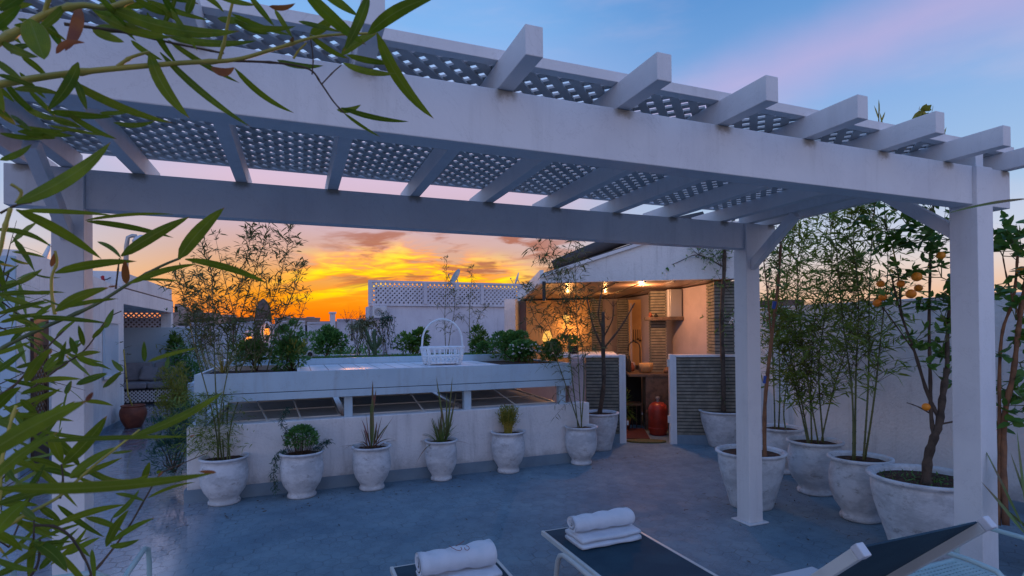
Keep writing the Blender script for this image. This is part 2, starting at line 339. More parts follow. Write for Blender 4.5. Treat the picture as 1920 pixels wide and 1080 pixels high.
# floor: interlocking hexagonal tiles under worn grey-blue paint
def floor_mat():
    m = bpy.data.materials.new('hexagonal_floor_tiles'); m.use_nodes = True; nt = m.node_tree; nt.nodes.clear(); k = N(nt)
    o = k.new('ShaderNodeOutputMaterial'); b = k.new('ShaderNodeBsdfPrincipled'); tc = k.new('ShaderNodeTexCoord').outputs['Object']
    wob = k.noise(tc, 9, 2, .5, out=1)
    p0 = k.vm('ADD', tc, k.vm('MULTIPLY', k.vm('SUBTRACT', wob, (.5, .5, .5)), (.022, .022, 0)))
    p = k.vm('ADD', k.vm('MULTIPLY', p0, (1/.125, 1/.135, 0)), (200, 346.4, 0))
    S = (1, 1.7320508, 1); H = (.5, .8660254, .5)
    a = k.vm('SUBTRACT', k.vm('MODULO', p, S), (.5, .8660254, 0)); bb = k.vm('SUBTRACT', k.vm('MODULO', k.vm('SUBTRACT', p, (.5, .8660254, 0)), S), (.5, .8660254, 0))
    la = k.vm('LENGTH', k.vm('MULTIPLY', a, (1, 1, 0)), out=1); lb = k.vm('LENGTH', k.vm('MULTIPLY', bb, (1, 1, 0)), out=1)
    f = k.m('LESS_THAN', la, lb)
    mx = k.new('ShaderNodeMix', data_type='VECTOR'); k.put(mx.inputs[0], f); k.put(mx.inputs[4], bb); k.put(mx.inputs[5], a); g = mx.outputs[1]
    ag = k.vm('ABSOLUTE', g); s1 = k.new('ShaderNodeSeparateXYZ'); k.put(s1.inputs[0], ag)
    hd = k.m('MAXIMUM', s1.outputs[0], k.m('ADD', k.m('MULTIPLY', s1.outputs[0], .5), k.m('MULTIPLY', s1.outputs[1], .8660254)))
    grout = k.ss(hd, .44, .485)
    cell = k.vm('SUBTRACT', p, g); wn = k.new('ShaderNodeTexWhiteNoise', noise_dimensions='2D'); k.put(wn.inputs['Vector'], k.vm('MULTIPLY', k.vm('FLOOR', k.vm('ADD', k.vm('MULTIPLY', cell, (2, 1.1547, 0)), (.5, .5, 0))), (.37, .71, 0)))
    rndv = wn.outputs[0]
    sx = k.new('ShaderNodeSeparateXYZ'); k.put(sx.inputs[0], tc)
    walk = k.ss(sx.outputs[0], .10, -.30)      # the unpainted glazed passage on the left
    c = k.mix(k.ss(k.noise(tc, 1.3, 6, .65), .3, .7), (.205, .295, .34, 1), (.125, .20, .25, 1))
    c = k.mix(k.m('MULTIPLY', k.ss(k.noise(tc, 3.7, 6, .7), .55, .75), .55), c, (.24, .29, .32, 1))
    c2 = k.mix(rndv, (.20, .24, .30, 1), (.28, .31, .36, 1)); c2 = k.mix(walk, c, c2)
    c3 = k.mix(k.m('MULTIPLY', rndv, .14), c2, (.10, .14, .19, 1))
    gs = k.m('MULTIPLY', k.ss(k.noise(tc, 3, 5, .65), .40, .64), .5); gs = k.m('ADD', gs, k.m('MULTIPLY', walk, .5), clamp=True)
    crack = k.ss(k.m('ABSOLUTE', k.m('SUBTRACT', k.noise(tc, 34, 5, .78, 2.2), .5)), .026, .0); crk = k.m('MULTIPLY', crack, k.ss(k.noise(tc, 7, 4, .65), .44, .56))
    c4 = k.mix(k.m('MULTIPLY', grout, gs), c3, (.055, .075, .10, 1)); c4 = k.mix(k.m('MULTIPLY', crk, .95), c4, (.05, .07, .10, 1))
    k.put(b.inputs['Base Color'], c4)
    r = k.m('ADD', k.m('ADD', .46, k.m('MULTIPLY', k.noise(tc, 4, 5, .65), .22)), k.m('MULTIPLY', walk, -.36)); r = k.m('ADD', r, k.m('MULTIPLY', rndv, .10))
    k.put(b.inputs['Roughness'], r); k.put(b.inputs['Coat Weight'], walk); b.inputs['Coat Roughness'].default_value = .10; b.inputs['Coat IOR'].default_value = 1.75; k.put(b.inputs['Specular IOR Level'], k.m('ADD', .45, k.m('MULTIPLY', walk, .55)))
    bu = k.new('ShaderNodeBump'); bu.inputs['Strength'].default_value = .55; bu.inputs['Distance'].default_value = .006
    h = k.m('ADD', k.m('MULTIPLY', k.m('SUBTRACT', 1, grout), k.m('ADD', .35, k.m('MULTIPLY', walk, .5))), k.m('ADD', k.m('MULTIPLY', rndv, k.m('ADD', .1, k.m('MULTIPLY', walk, .35))), k.m('MULTIPLY', k.noise(tc, 22, 4, .6), .5)))
    k.put(bu.inputs['Height'], h); k.put(b.inputs['Normal'], bu.outputs[0]); k.put(o.inputs[0], b.outputs[0]); return m
M['floor'] = floor_mat()
def beam_mat():
    m = M['paint'].copy(); m.name = 'stained_white_paint'; k = N(m.node_tree); bs = [q for q in m.node_tree.nodes if q.type == 'BSDF_PRINCIPLED'][0]
    tc = k.new('ShaderNodeTexCoord').outputs['Object']; s_ = k.new('ShaderNodeSeparateXYZ'); k.put(s_.inputs[0], tc)
    fx = k.m('ABSOLUTE', k.m('SUBTRACT', k.m('FRACT', k.m('ADD', k.m('DIVIDE', k.m('SUBTRACT', s_.outputs[0], 3.47-1.2905), .54), 20.5)), .5))
    nz = k.noise(tc, 22, 5, .7)
    mk = k.m('MULTIPLY', k.ss(k.m('ADD', fx, k.m('MULTIPLY', nz, .08)), .15, .09), k.ss(k.m('ADD', s_.outputs[2], k.m('MULTIPLY', nz, .07)), 2.635, 2.675))
    src = bs.inputs['Base Color'].links[0].from_socket
    k.put(bs.inputs['Base Color'], k.mix(k.m('MULTIPLY', mk, .75), src, (.22, .17, .10, 1))); return m
M['beam'] = beam_mat()
# ================================================================== setting
m = MB(); m.add([(-900, -300, -9), (900, -300, -9), (900, 1800, -9), (-900, 1800, -9)], [(0, 1, 2, 3)]); g = m.build('ground', M['cityground'], kind='structure')
m = MB(); m.box(-8, 6.6, -4, 26, -.35, 0); f = m.build('floor', M['floor'], kind='structure')
# ------------------------------------------------------------------ pergola
PX0, PX1, PYF, PYB = -1.183, 3.764, 2.059, 3.824
Z0, Z1, ZR = 2.427, 2.652, 2.760
pg = thing('pergola', 'white painted timber pergola with a lattice roof over the terrace', 'pergola', ((PX0+PX1)/2, (PYF+PYB)/2, 0))
for x in (PX0, PX1):
    for y in (PYF, PYB):
        w = .075
        m = MB(); m.box(x-w, x+w, y-w, y+w, .012, Z1-.002); po = m.build('post', M['paint'], pg, bevel=.004)
        m = MB(); m.box(x-w-.035, x+w+.035, y-w-.035, y+w+.035, .001, .012); m.build('base_plate', M['paint'], po, bevel=.002)
for y in (PYF, PYB):   # the beams pass through the posts, a little thinner than them
    xs = [(PX0-.29, PX0-.075), (PX0+.075, PX1-.075), (PX1+.075, PX1+.29)]
    m = MB()
    for a, b in xs: m.box(a, b, y-.053, y+.053, Z0, Z1)
    m.build('beam', M['beam'], pg, bevel=.004)
RX = [3.764-.294-(5-k)*.54 for k in range(-4, 7)]
for x in RX:
    m = MB(); m.box(x-.0335, x+.0335, PYF-.333, PYB+.333, Z1+.001, ZR); m.build('rafter', M['paint'], pg, bevel=.003)
def brace(x, y0, z0, y1, z1):
    m = MB(); m.bar((x, y0, z0), (x, y1, z1), .06, .075, (0, 0, 1)); m.build('brace', M['paint'], pg, bevel=.003)
for x in (PX0, PX1):
    brace(x, PYB-.06, 2.27, PYB-.53, 2.635); brace(x, PYF+.06, 2.27, PYF+.53, 2.635)
    m = MB(); m.box(x-.036, x+.036, PYF-.05, PYB+.05, Z1+.002, ZR-.003); m.build('side_rafter', M['paint'], pg, bevel=.003)
# lattice panels: two crossed layers of thin laths, one panel per three bays, laid on the rafters
def clipline(cx, cy, dx, dy, x0, x1, y0, y1):
    ts = []
    t0, t1 = -1e9, 1e9
    for c, d, a, b in ((cx, dx, x0, x1), (cy, dy, y0, y1)):
        u, v = (a-c)/d, (b-c)/d
        t0 = max(t0, min(u, v)); t1 = min(t1, max(u, v))
    return (t0, t1) if t1-t0 > .02 else None
def lattice(mb, x0, x1, y0, y1, pitch, w, th, plane):
    q = sqrt(.5)
    for layer, sg in ((0, 1), (1, -1)):
        n_ = int((abs(x1-x0)+abs(y1-y0))/(pitch/q))+2
        cx0 = (x0+x1)/2; cy0 = (y0+y1)/2
        for i in range(-n_, n_+1):
            cx = cx0+i*pitch/q; r = clipline(cx, cy0, q, sg*q, x0, x1, y0, y1)
            if not r: continue
            a = (cx+q*r[0], cy0+sg*q*r[0]); b = (cx+q*r[1], cy0+sg*q*r[1])
            z = layer*th
            nx, ny = -sg*q*w/2, q*w/2
            P4 = [(a[0]+nx, a[1]+ny), (b[0]+nx, b[1]+ny), (b[0]-nx, b[1]-ny), (a[0]-nx, a[1]-ny)]
            vs = [plane(x, y, z+.0002) for x, y in P4]+[plane(x, y, z+th-.0002) for x, y in P4]
            mb.add(vs, [(3, 2, 1, 0), (4, 5, 6, 7), (0, 1, 5, 4), (1, 2, 6, 5), (2, 3, 7, 6), (3, 0, 4, 7)])
pts = [RX[0]-.1, RX[3], RX[6], RX[10]+.05]
for a, b in zip(pts[:-1], pts[1:]):
    m = MB(); lattice(m, a+.004, b-.004, 2.05, 3.81, .073, .039, .010, lambda x, y, z: (x, y, ZR+.001+z)); m.build('lattice_panel', M['lath'], pg)
m = MB(); m.box(RX[0]-.13, RX[10]+.08, 2.00, 2.048, ZR+.001, ZR+.045); m.build('edge_board', M['paint'], pg, bevel=.002)
m = MB(); m.box(RX[0]-.13, RX[10]+.08, 3.812, 3.85, ZR+.001, ZR+.04); m.build('edge_board', M['paint'], pg, bevel=.002)

# ------------------------------------------------------------------ roof light housing in the middle of the terrace
rl = thing('roof_light_housing', 'long low white wall with raised pale blue planter top over open glass lights', 'roof light', (1.1, 7.3, 0))
def B(name, mt, b, par, bev=0.0): q = MB(); q.box(*b); return q.build(name, M[mt], par, bevel=bev)
B('low_wall', 'stucco', (-1.05, 3.62, 6.45, 6.62, 0, .77), rl, .01)
B('low_wall', 'stucco', (-1.05, -.88, 6.62, 11.4, 0, .768), rl, .01)
m = MB(); m.box(-1.075, 3.62, 6.432, 6.449, 0, .13); m.box(-1.075, -1.051, 6.45, 11.4, 0, .13); m.build('skirting', M['skirt'], rl)
for x in (-.93, .545, 1.955, 3.25): B('post', 'fascia', (x-.045, x+.045, 6.5, 6.59, .77, 1.0), rl, .003)
m = MB(); m.box(-.98, 3.36, 6.45, 6.49, 1.005, 1.085); m.box(-.98, 3.36, 6.455, 6.488, 1.085, 1.092); m.box(-.98, 3.36, 6.45, 6.49, 1.092, 1.305)
m.box(-.98, -.94, 6.49, 7.95, 1.005, 1.303); m.box(3.32, 3.36, 6.49, 7.95, 1.005, 1.303)
fa = m.build('fascia', M['fascia'], rl, bevel=.003)
m = MB(); m.box(-.975, 3.355, 6.4535, 6.4555, 1.083, 1.0935); m.build('joint', M['groove'], fa)
# top: bed left, tiled slab in the middle, bed right
def slabtop():
    mt = bpy.data.materials.new('pale_tiled_top'); mt.use_nodes = True; nt = mt.node_tree; nt.nodes.clear(); k = N(nt)
    o = k.new('ShaderNodeOutputMaterial'); b = k.new('ShaderNodeBsdfPrincipled'); tc = k.new('ShaderNodeTexCoord').outputs['Object']
    br = k.new('ShaderNodeTexBrick'); k.put(br.inputs['Vector'], tc); br.offset = 0; br.inputs['Scale'].default_value = 1
    br.inputs['Color1'].default_value = (.86, .84, .85, 1); br.inputs['Color2'].default_value = (.80, .79, .81, 1); br.inputs['Mortar'].default_value = (.2, .18, .19, 1)
    br.inputs['Mortar Size'].default_value = .006; br.inputs['Brick Width'].default_value = .19; br.inputs['Row Height'].default_value = .7
    c = k.mix(k.m('MULTIPLY', k.ss(k.noise(tc, 4, 5, .6), .5, .7), .4), br.outputs[0], (.5, .49, .52, 1))
    k.put(b.inputs[0], c); b.inputs['Roughness'].default_value = .36; k.put(o.inputs[0], b.outputs[0]); return mt
M['slabtop'] = slabtop()
m = MB(); m.box(.04, 2.42, 6.492, 7.82, 1.2, 1.3); m.build('tiled_top', M['slabtop'], rl, bevel=.004)
m = MB(); m.box(-.93, .03, 6.5, 7.55, 1.2, 1.272); m.box(2.43, 3.31, 6.5, 7.8, 1.2, 1.285); m.build('soil_bed', M['soil'], rl)
B('bed_divider', 'stucco', (.005, .038, 6.492, 7.8, 1.2, 1.315), rl, .002); B('bed_rim', 'stucco', (-.93, 0, 7.56, 7.64, 1.2, 1.33), rl, .003)
m = MB(); m.box(-.93, 3.3, 7.83, 7.9, 1.2, 1.385); m.box(-.93, 3.3, 9.3, 9.4, 1.0, 1.38); m.box(-.93, -.86, 7.9, 9.3, 1.0, 1.38)
m.build('back_upstand', M['fascia'], rl, bevel=.003)
m = MB(); m.box(-.86, 3.3, 7.9, 9.3, 1.1, 1.36); m.build('soil_bed', M['soil'], rl)
m = MB(); m.box(-.93, 3.32, 6.492, 9.3, 1.01, 1.19); m.build('deck_underside', M['fascia'], rl)
m = MB(); m.box(-.9, 3.5, 6.62, 11.3, .55, .60); m.build('inner_ledge', M['glass'], rl)
for a, b in ((-.82, .46), (.56, 1.87), (1.97, 3.2)):   # tilted panes in white frames, propped open on stays
    m = MB(); m.slab([(a, 6.63, .757), (b, 6.63, .757), (b, 8.1, .80), (a, 8.1, .80)], (0, 0, .012)); pn = m.build('glass_pane', M['glass'], rl)
    m = MB()
    for x in (a, b): m.bar((x, 6.64, .775), (x, 8.1, .818), .022, .02)
    m.bar((a, 6.645, .773), (b, 6.645, .773), .022, .02); m.bar((a, 7.3, .795), (b, 7.3, .795), .03, .012); m.bar((a, 8.095, .818), (b, 8.095, .818), .022, .02)
    m.build('pane_frame', M['alu'], pn)
for x, dx in ((-.30, -.15), (.04, -.10), (1.42, -.11), (2.62, -.22)):
    m = MB(); m.bar((x, 6.56, .775), (x+dx, 6.98, 1.0), .014, .012); m.box(x-.03, x+.03, 6.53, 6.575, .771, .779); m.build('window_stay', M['alu'], rl)
m = MB(); m.box(3.25, 3.62, 6.62, 6.66, 0, .76); m.box(3.4, 3.62, 6.6, 6.75, .76, 1.29); m.build('end_pier', M['salmon'], rl, bevel=.006)
# low planter block beyond its far left corner
pb = MB(); pb.box(-1.85, -1.08, 11.45, 12.6, 0, .85); o = pb.build('planter_block', M['bluewall'], bevel=.01); tag(o, 'low pale blue rendered planter block at the far left end of the low wall', 'planter')

# ------------------------------------------------------------------ right boundary wall and roof beyond
m = MB(); m.box(6.2, 6.42, -3.5, 6.7, 0, 2.0); m.box(6.19, 6.43, -3.5, 6.7, 2.0, 2.03); o = m.build('boundary_wall', M['stucco'], bevel=.008); tag(o, 'plain white rendered boundary wall behind the row of potted trees', 'wall')
m = MB(); m.box(6.176, 6.199, -3.5, 6.2, 0, .1); m.build('skirting', M['skirt'], o)
nr = thing('neighbour_roof', 'low dark roof edge showing just above the white boundary wall', 'roof', (14, 10, -9))
m = MB(); m.box(12, 20, -4, 22, -9, 2.20); m.build('wall', M['city'], nr); m = MB(); m.box(11.8, 20, -4, 22.2, 2.20, 2.33); m.box(13, 14, 12, 13, 2.33, 2.6); m.build('roof_edge', M['citydark'], nr)

# ------------------------------------------------------------------ kitchen pavilion on the diagonal
kp = thing('kitchen_pavilion', 'white gabled outdoor kitchen pavilion lit warm inside, behind a brick clad low wall', 'pavilion', K(.3, 1.5, 0))
def KB(name, mt, b, par, bev=0.0, smooth=False): q = MB(K); q.box(*b); return q.build(name, M[mt], par, bevel=bev)
BR_CORE = []
def brickpart(name, *a):
    BR_CORE.clear(); q = MB(K); bricks(q, *a); o = q.build(name, M['brick'], kp); q = MB(K)
    b = BR_CORE; q.box(b[0][0], b[0][1], b[0][2], b[0][3], b[0][4], b[-1][5]); q.build('dark_gap_core', M['groove'], o)  # near-black core paints the shade into the gaps between courses
def bricks(mb, s0, s1, t0, t1, z0, z1, h=.051, jit=.010):
    z = z0
    while z < z1-.01:
        zz = min(z+h-.014, z1); s = s0
        BR_CORE.append((s0+.016, s1-.016, t0+.016, t1-.016, z, min(z+h, z1)-.0005))
        while s < s1-.001:
            e = min(s1, s+rnd(.18, .42)); e = s1 if s1-e < .08 else e
            mb.box(s+.001, e-.001, t0+rnd(0, jit), t1-rnd(0, jit), z, zz); s = e
        z += h
for s0, s1 in ((-.56, -.045), (.80, 1.72)):
    brickpart('brick_low_wall', s0, s1, -.02, .14, .14, 1.31)
    KB('wall_cap', 'stucco', (s0-.01, s1, -.04, .20, 1.311, 1.345), kp, .004)
    KB('skirting', 'skirt', (s0, s1, -.035, .13, 0, .138), kp)
for s0 in (-.05, .70):   # gate jambs
    KB('gate_jamb', 'paint', (s0, s0+.05, -.045, .10, 0, 1.355), kp, .003); KB('gate_jamb', 'paint', (s0+.052, s0+.10, -.03, .09, 0, 1.35), kp, .003)
m = MB(K)
for z in (.32, 1.17): m.box(.668, .70, -.035, 0.01, z, z+.11)
m.build('hinge', M['alu'], kp)
m = MB(K); m.box(.06, .085, -.03, .02, .28, .34); m.build('latch', M['alu'], kp)
KB('bar_top', 'stucco', (-1.15, -.06, .20, 1.5, 1.30, 1.35), kp, .005)
KB('side_pier', 'salmon', (-.80, -.57, .0, .2, 0, 1.30), kp, .005)
m = MB(K); m.prism([(-2.1, 4.4), (.35, 4.1), (1.45, .55), (1.70, .2), (1.72, .2), (1.72, 5), (-2.1, 5)], 0, 2.46)
kw = m.build('back_wall', M['salmon'], kp)
m = MB(K); m.box(-2.35, -2.1, 3.6, 5, 0, 2.46); m.build('back_wall_end', M['stucco'], kp)
# brick piers and lit recess on the back wall
for s0, s1, t0, t1, z1 in ((.62, .90, 1.62, 1.95, 2.44), (.12, .36, 3.35, 3.6, 2.40), (-.42, -.17, 3.6, 3.85, 2.44), (1.40, 1.75, .14, .75, 2.46)):
    brickpart('brick_pier', s0, s1, t0, t1, 0 if t0 > .5 else 1.346, z1)
KB('ochre_panel', 'ochre', (.36, .62, 3.25, 3.3, 1.0, 2.38), kp); KB('ochre_panel', 'ochre', (-1.9, -.42, 4.0, 4.25, 1.0, 2.44), kp)
KB('door_frame', 'salmon', (.38, .41, 3.1, 3.25, 1.0, 2.3), kp)
KB('mantel_shelf', 'stone', (.50, 1.16, 1.42, 1.62, 1.90, 1.96), kp, .004)
KB('chimney_hood', 'metal', (.94, 1.14, 1.44, 1.75, 1.962, 2.45), kp, .004); KB('hood_side', 'stucco', (.905, .935, 1.5, 1.9, 1.962, 2.45), kp)
# ceiling, gable, roof
m = MB(K); m.slab([(-1.19, 0.11, 2.48), (1.70, 0.11, 2.48), (1.70, 5, 2.48), (-2.2, 5, 2.48)], (0, 0, .03)); cl = m.build('ceiling', M['ceil'], kp)
m = MB(K)
for i in range(9): m.bar((-1.3+i*.42, .1, 2.472), (-2.0+i*.42, 4.9, 2.472), .012, .012)
m.build('ceiling_joint', M['darkwood'], cl)
def gab(t0, t1, name, mt, zo=0):
    q = MB(K); A = [(-1.19, 2.482+zo), (1.72, 2.482+zo), (1.72, 3.33), (1.5, 3.38), (-1.19, 2.585)]
    q.slab([(s, t0, z) for s, z in A], K(0, t1-t0, 0)-K(0, 0, 0)) if False else q.add([(s, t, z) for t in (t0, t1) for s, z in A], [(4, 3, 2, 1, 0), (5, 6, 7, 8, 9)]+[(i, (i+1) % 5, 5+(i+1) % 5, 5+i) for i in range(5)])
    return q.build(name, M[mt], kp)
gab(-.02, .10, 'gable', 'stucco')
m = MB(K)   # white rake board with a shadow line, then the dark roof covering set back
m.add([(s, t, z) for t in (-.06, .12) for s, z in ((-1.24, 2.56), (1.5, 3.375), (1.5, 3.425), (-1.24, 2.61))], [(3, 2, 1, 0), (4, 5, 6, 7), (0, 1, 5, 4), (1, 2, 6, 5), (2, 3, 7, 6), (3, 0, 4, 7)])
m.build('rake_board', M['paint'], kp)
m = MB(K); V = [(-1.22, .13, 2.60), (1.5, .13, 3.43), (1.5, 5, 3.43), (-2.2, 5, 2.60)]
m.add([(a, b, c) for a, b, c in V]+[(a, b, c+.05) for a, b, c in V], [(3, 2, 1, 0), (4, 5, 6, 7), (0, 1, 5, 4), (1, 2, 6, 5), (2, 3, 7, 6), (3, 0, 4, 7)])
m.add([(1.5, .13, 3.43), (1.72, .13, 3.38), (1.72, 5, 3.38), (1.5, 5, 3.43), (1.5, .13, 3.48), (1.72, .13, 3.43), (1.72, 5, 3.43), (1.5, 5, 3.48)], [(3, 2, 1, 0), (4, 5, 6, 7), (0, 1, 5, 4), (1, 2, 6, 5), (2, 3, 7, 6), (3, 0, 4, 7)])
m.build('roof', M['rooftile'], kp)
m = MB(K); m.tube([(-1.05+i*.26, .30, 2.76+i*.078+.09*sin(i*pi/9)) for i in range(10)], [.115]*10, 8); m.build('rolled_awning', M['rooftile'], kp, smooth=True)
m = MB(K)   # left eave fascia running back
m.add([(-1.25, -.02, 2.47), (-1.19, -.02, 2.47), (-2.16, 5, 2.47), (-2.22, 5, 2.47), (-1.25, -.02, 2.68), (-1.19, -.02, 2.68), (-2.16, 5, 2.68), (-2.22, 5, 2.68)], [(3, 2, 1, 0), (4, 5, 6, 7), (0, 1, 5, 4), (1, 2, 6, 5), (2, 3, 7, 6), (3, 0, 4, 7)])
m.build('eave_board', M['paint'], kp)
m = MB(K); m.box(-1.21, -1.16, -.06, .0, 2.20, 2.50); m.build('corner_bracket', M['black'], kp)
# lights inside
def lampo(name, label, cat, parts, loc, power, col=(1, .48, .15), size=0, sub=None):
    t = thing(name, label, cat, loc)
    for nm, mt, mb, sm in parts: mb.build(nm, M[mt], t, smooth=sm)
    L = bpy.data.lights.new(name+'_light', 'POINT'); L.energy = power; L.color = col; L.shadow_soft_size = size
    o = bpy.data.objects.new(name+'_light', L); COL.objects.link(o); o.parent = t; o.location = sub or (0, 0, -.12)
    return t
p = K(-.98, 3.85, 2.0); a = MB(); a.lathe([(.03, -.10), (.055, -.06), (.07, .02), (.072, .07), (.05, .09)], p, 14); b = MB(); b.box(p.x-.02, p.x+.02, p.y-.02, p.y+.02, p.z+.09, p.z+.16)
lampo('wall_sconce', 'glowing yellow wall lamp on the ochre back wall of the kitchen', 'wall lamp', [('lamp_shade', 'glow', a, True), ('bracket', 'metal', b, False)], p, 9, sub=(0, -.12, -.2))
p = K(-1.35, 3.0, 1.36); a = MB(); a.lathe([(.09, .16), (.11, .20), (.075, .34), (.05, .38)], p, 14); b = MB(); b.lathe([(.07, 0), (.07, .015), (.02, .03), (.025, .1), (.012, .2)], p, 12)
lampo('table_lamp', 'small lit lamp on the kitchen counter behind the white flowers', 'table lamp', [('lamp_shade', 'glow', a, True), ('stand', 'darkwood', b, True)], p, 5, sub=(0, -.15, .3))
for i, (s_, t_, lab, pw) in enumerate(((-.9, 2.4, 'recessed ceiling spotlight nearest the left eave of the kitchen', 4), (-.15, 2.6, 'recessed ceiling spotlight in the middle of the kitchen ceiling', 4), (.38, .75, 'added ceiling spotlight near the kitchen gate, throwing warm spill onto the floor', 40))):  # the gate spotlight is an added lamp, put in for warm floor spill
    p = K(s_, t_, 2.462); a = MB(); a.lathe([(.022, 0), (.022, .006)], p, 14); b = MB(); b.lathe([(.036, .004), (.036, .0095)], p, 16)
    t = lampo('ceiling_spotlight', lab, 'spotlight', [('lens', 'glow', a, False), ('trim', 'metal', b, False)], p, pw, (1, .48, .15) if pw < 20 else (1, .48, .22), sub=(0, 0, -.1)); t['group'] = 'recessed spotlights in the kitchen ceiling'
# counters and what stands on them
kc = thing('kitchen_counter', 'long dark stone kitchen counter with an open wooden front behind the gate', 'counter', K(.75, 2.2, 0))
KB('countertop', 'stone', (.18, 1.25, 1.05, 1.62, .93, .975), kc, .004); KB('countertop', 'stone', (.0, .42, 1.62, 3.6, .93, .972), kc, .004)
KB('end_panel', 'stone', (.46, 1.2, 1.06, 1.10, .32, .929), kc); KB('side_leg', 'stone', (.46, .52, 1.1, 1.6, 0, .929), kc)
KB('lower_shelf', 'wood', (-.12, .42, 1.3, 3.4, .40, .43), kc); m = MB(K)
for i in range(7): m.box(-.06+i*.075, -.045+i*.075, 1.28-.0*i, 1.30, 0, .40)
for i in range(10): m.box(-.12, -.10, 1.3+i*.2, 1.33+i*.2, 0, .93)
m.build('slat_front', M['darkwood'], kc)
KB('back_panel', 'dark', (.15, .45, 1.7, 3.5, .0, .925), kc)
gc = thing('gas_cylinder', 'red gas cylinder standing just inside the kitchen gate', 'gas cylinder', K(.62, .75, 0))
p = K(.62, .75, 0); m = MB(); m.lathe([(.12, 0), (.14, .01), (.14, .05), (.155, .07), (.155, .42), (.14, .48), (.10, .52), (.05, .54)], p, 24); m.build('body', M['gas'], gc, smooth=True)
m = MB(); m.lathe([(.022, .53), (.022, .58), (.035, .59), (.035, .62), (.012, .63)], p, 12); m.build('valve', M['metal'], gc)
m = MB(); m.lathe([(.152, .10), (.158, .11), (.158, .125), (.152, .135)], p, 24); m.build('collar', M['gas'], gc)
p = K(.36, .10, .002); m = MB(); m.xf = lambda x, y, z: K(.36+x, .12+y, z)
m.add([(.30*cos(2*pi*i/28), .13*sin(2*pi*i/28), z) for z in (.002, .022) for i in range(28)], [tuple(range(27, -1, -1)), tuple(range(28, 56))]+[(i, (i+1) % 28, 28+(i+1) % 28, 28+i) for i in range(28)])
o = m.build('door_mat', M['mat']); tag(o, 'oval green brown coir mat in the kitchen gateway', 'door mat')
def vaselike(name, label, cat, p, prof, mt):
    q = MB(); q.lathe(prof, p, 16); o = q.build(name, M[mt], smooth=True); return tag(o, label, cat)
vaselike('yellow_bowl', 'round mustard yellow bowl on the kitchen counter beside the brick pier', 'bowl', K(.50, 1.35, .976), [(.05, 0), (.09, .03), (.12, .10), (.125, .17), (.115, .175), (.11, .1), (.04, .03)], 'ochre')
vaselike('wine_bottle', 'dark bottle standing on the counter left of the yellow bowl', 'bottle', K(.22, 1.5, .976), [(.035, 0), (.037, .01), (.037, .18), (.014, .24), (.013, .3)], 'dark')
vaselike('ceramic_jar', 'small pale jar on the counter before the brick pier', 'jar', K(.33, 2.2, .974), [(.04, 0), (.06, .03), (.06, .12), (.035, .15)], 'salmon')
m = MB(); p = K(.47, 2.1, .98); m.tube([p+Vector((0, 0, .0)), p+Vector((0, 0, .42))]+[p+DE*(-.11*(1-cos(a)))+Vector((0, 0, .42+.12*sin(a))) for a in (.6, 1.2, 1.57, 2.1, 2.7, 3.14)]+[p+DE*(-.22)+Vector((0, 0, .36))], .011, 8)
o = m.build('kitchen_tap', M['black'], smooth=True); tag(o, 'tall arched black tap against the yellow lit recess', 'tap')
for (s_, t_, z_, lab) in ((-.75, .55, 1.35, 'dark leafy houseplant on the white bar top'), (-.35, 3.0, 1.0, 'dark round houseplant at the back of the kitchen')):
    t = thing('houseplant', lab, 'houseplant', K(s_, t_, z_)); p = K(s_, t_, z_); q = MB(); q.lathe([(.06, 0), (.085, .12), (.09, .13)], p, 14); q.build('pot', M['dark'], t, smooth=True)
    q = MB()
    for i in range(60):
        a = rnd(0, 6.28); e = rnd(.2, 1.4); d = Vector((cos(a)*cos(e), sin(a)*cos(e), sin(e))); q.leaf(p+Vector((0, 0, .12))+d*rnd(.03, .16), d, (-sin(a), cos(a), 0), .12, .06, .4)
    q.build('foliage', M['lcit'], t)
# fruit bowl and clutter on the rear counter
fb = thing('fruit_basket', 'low basket of fruit on the rear kitchen counter', 'basket', K(.16, 3.1, .974)); p = K(.16, 3.1, .974)
m = MB(); m.lathe([(.08, 0), (.14, .09), (.145, .095), (.13, .08), (.07, .02)], p, 18); m.build('bowl', M['wood'], fb, smooth=True)
for i in range(9):
    q = MB(); q.ball(p+Vector((.075*cos(i*2.4)*(i/9)**.5*1.3, .075*sin(i*2.4)*(i/9)**.5*1.3, .09+.03*(1-i/9))), .036, 7); q.build('fruit', M['orange' if i % 2 else 'gas'], fb, smooth=True)

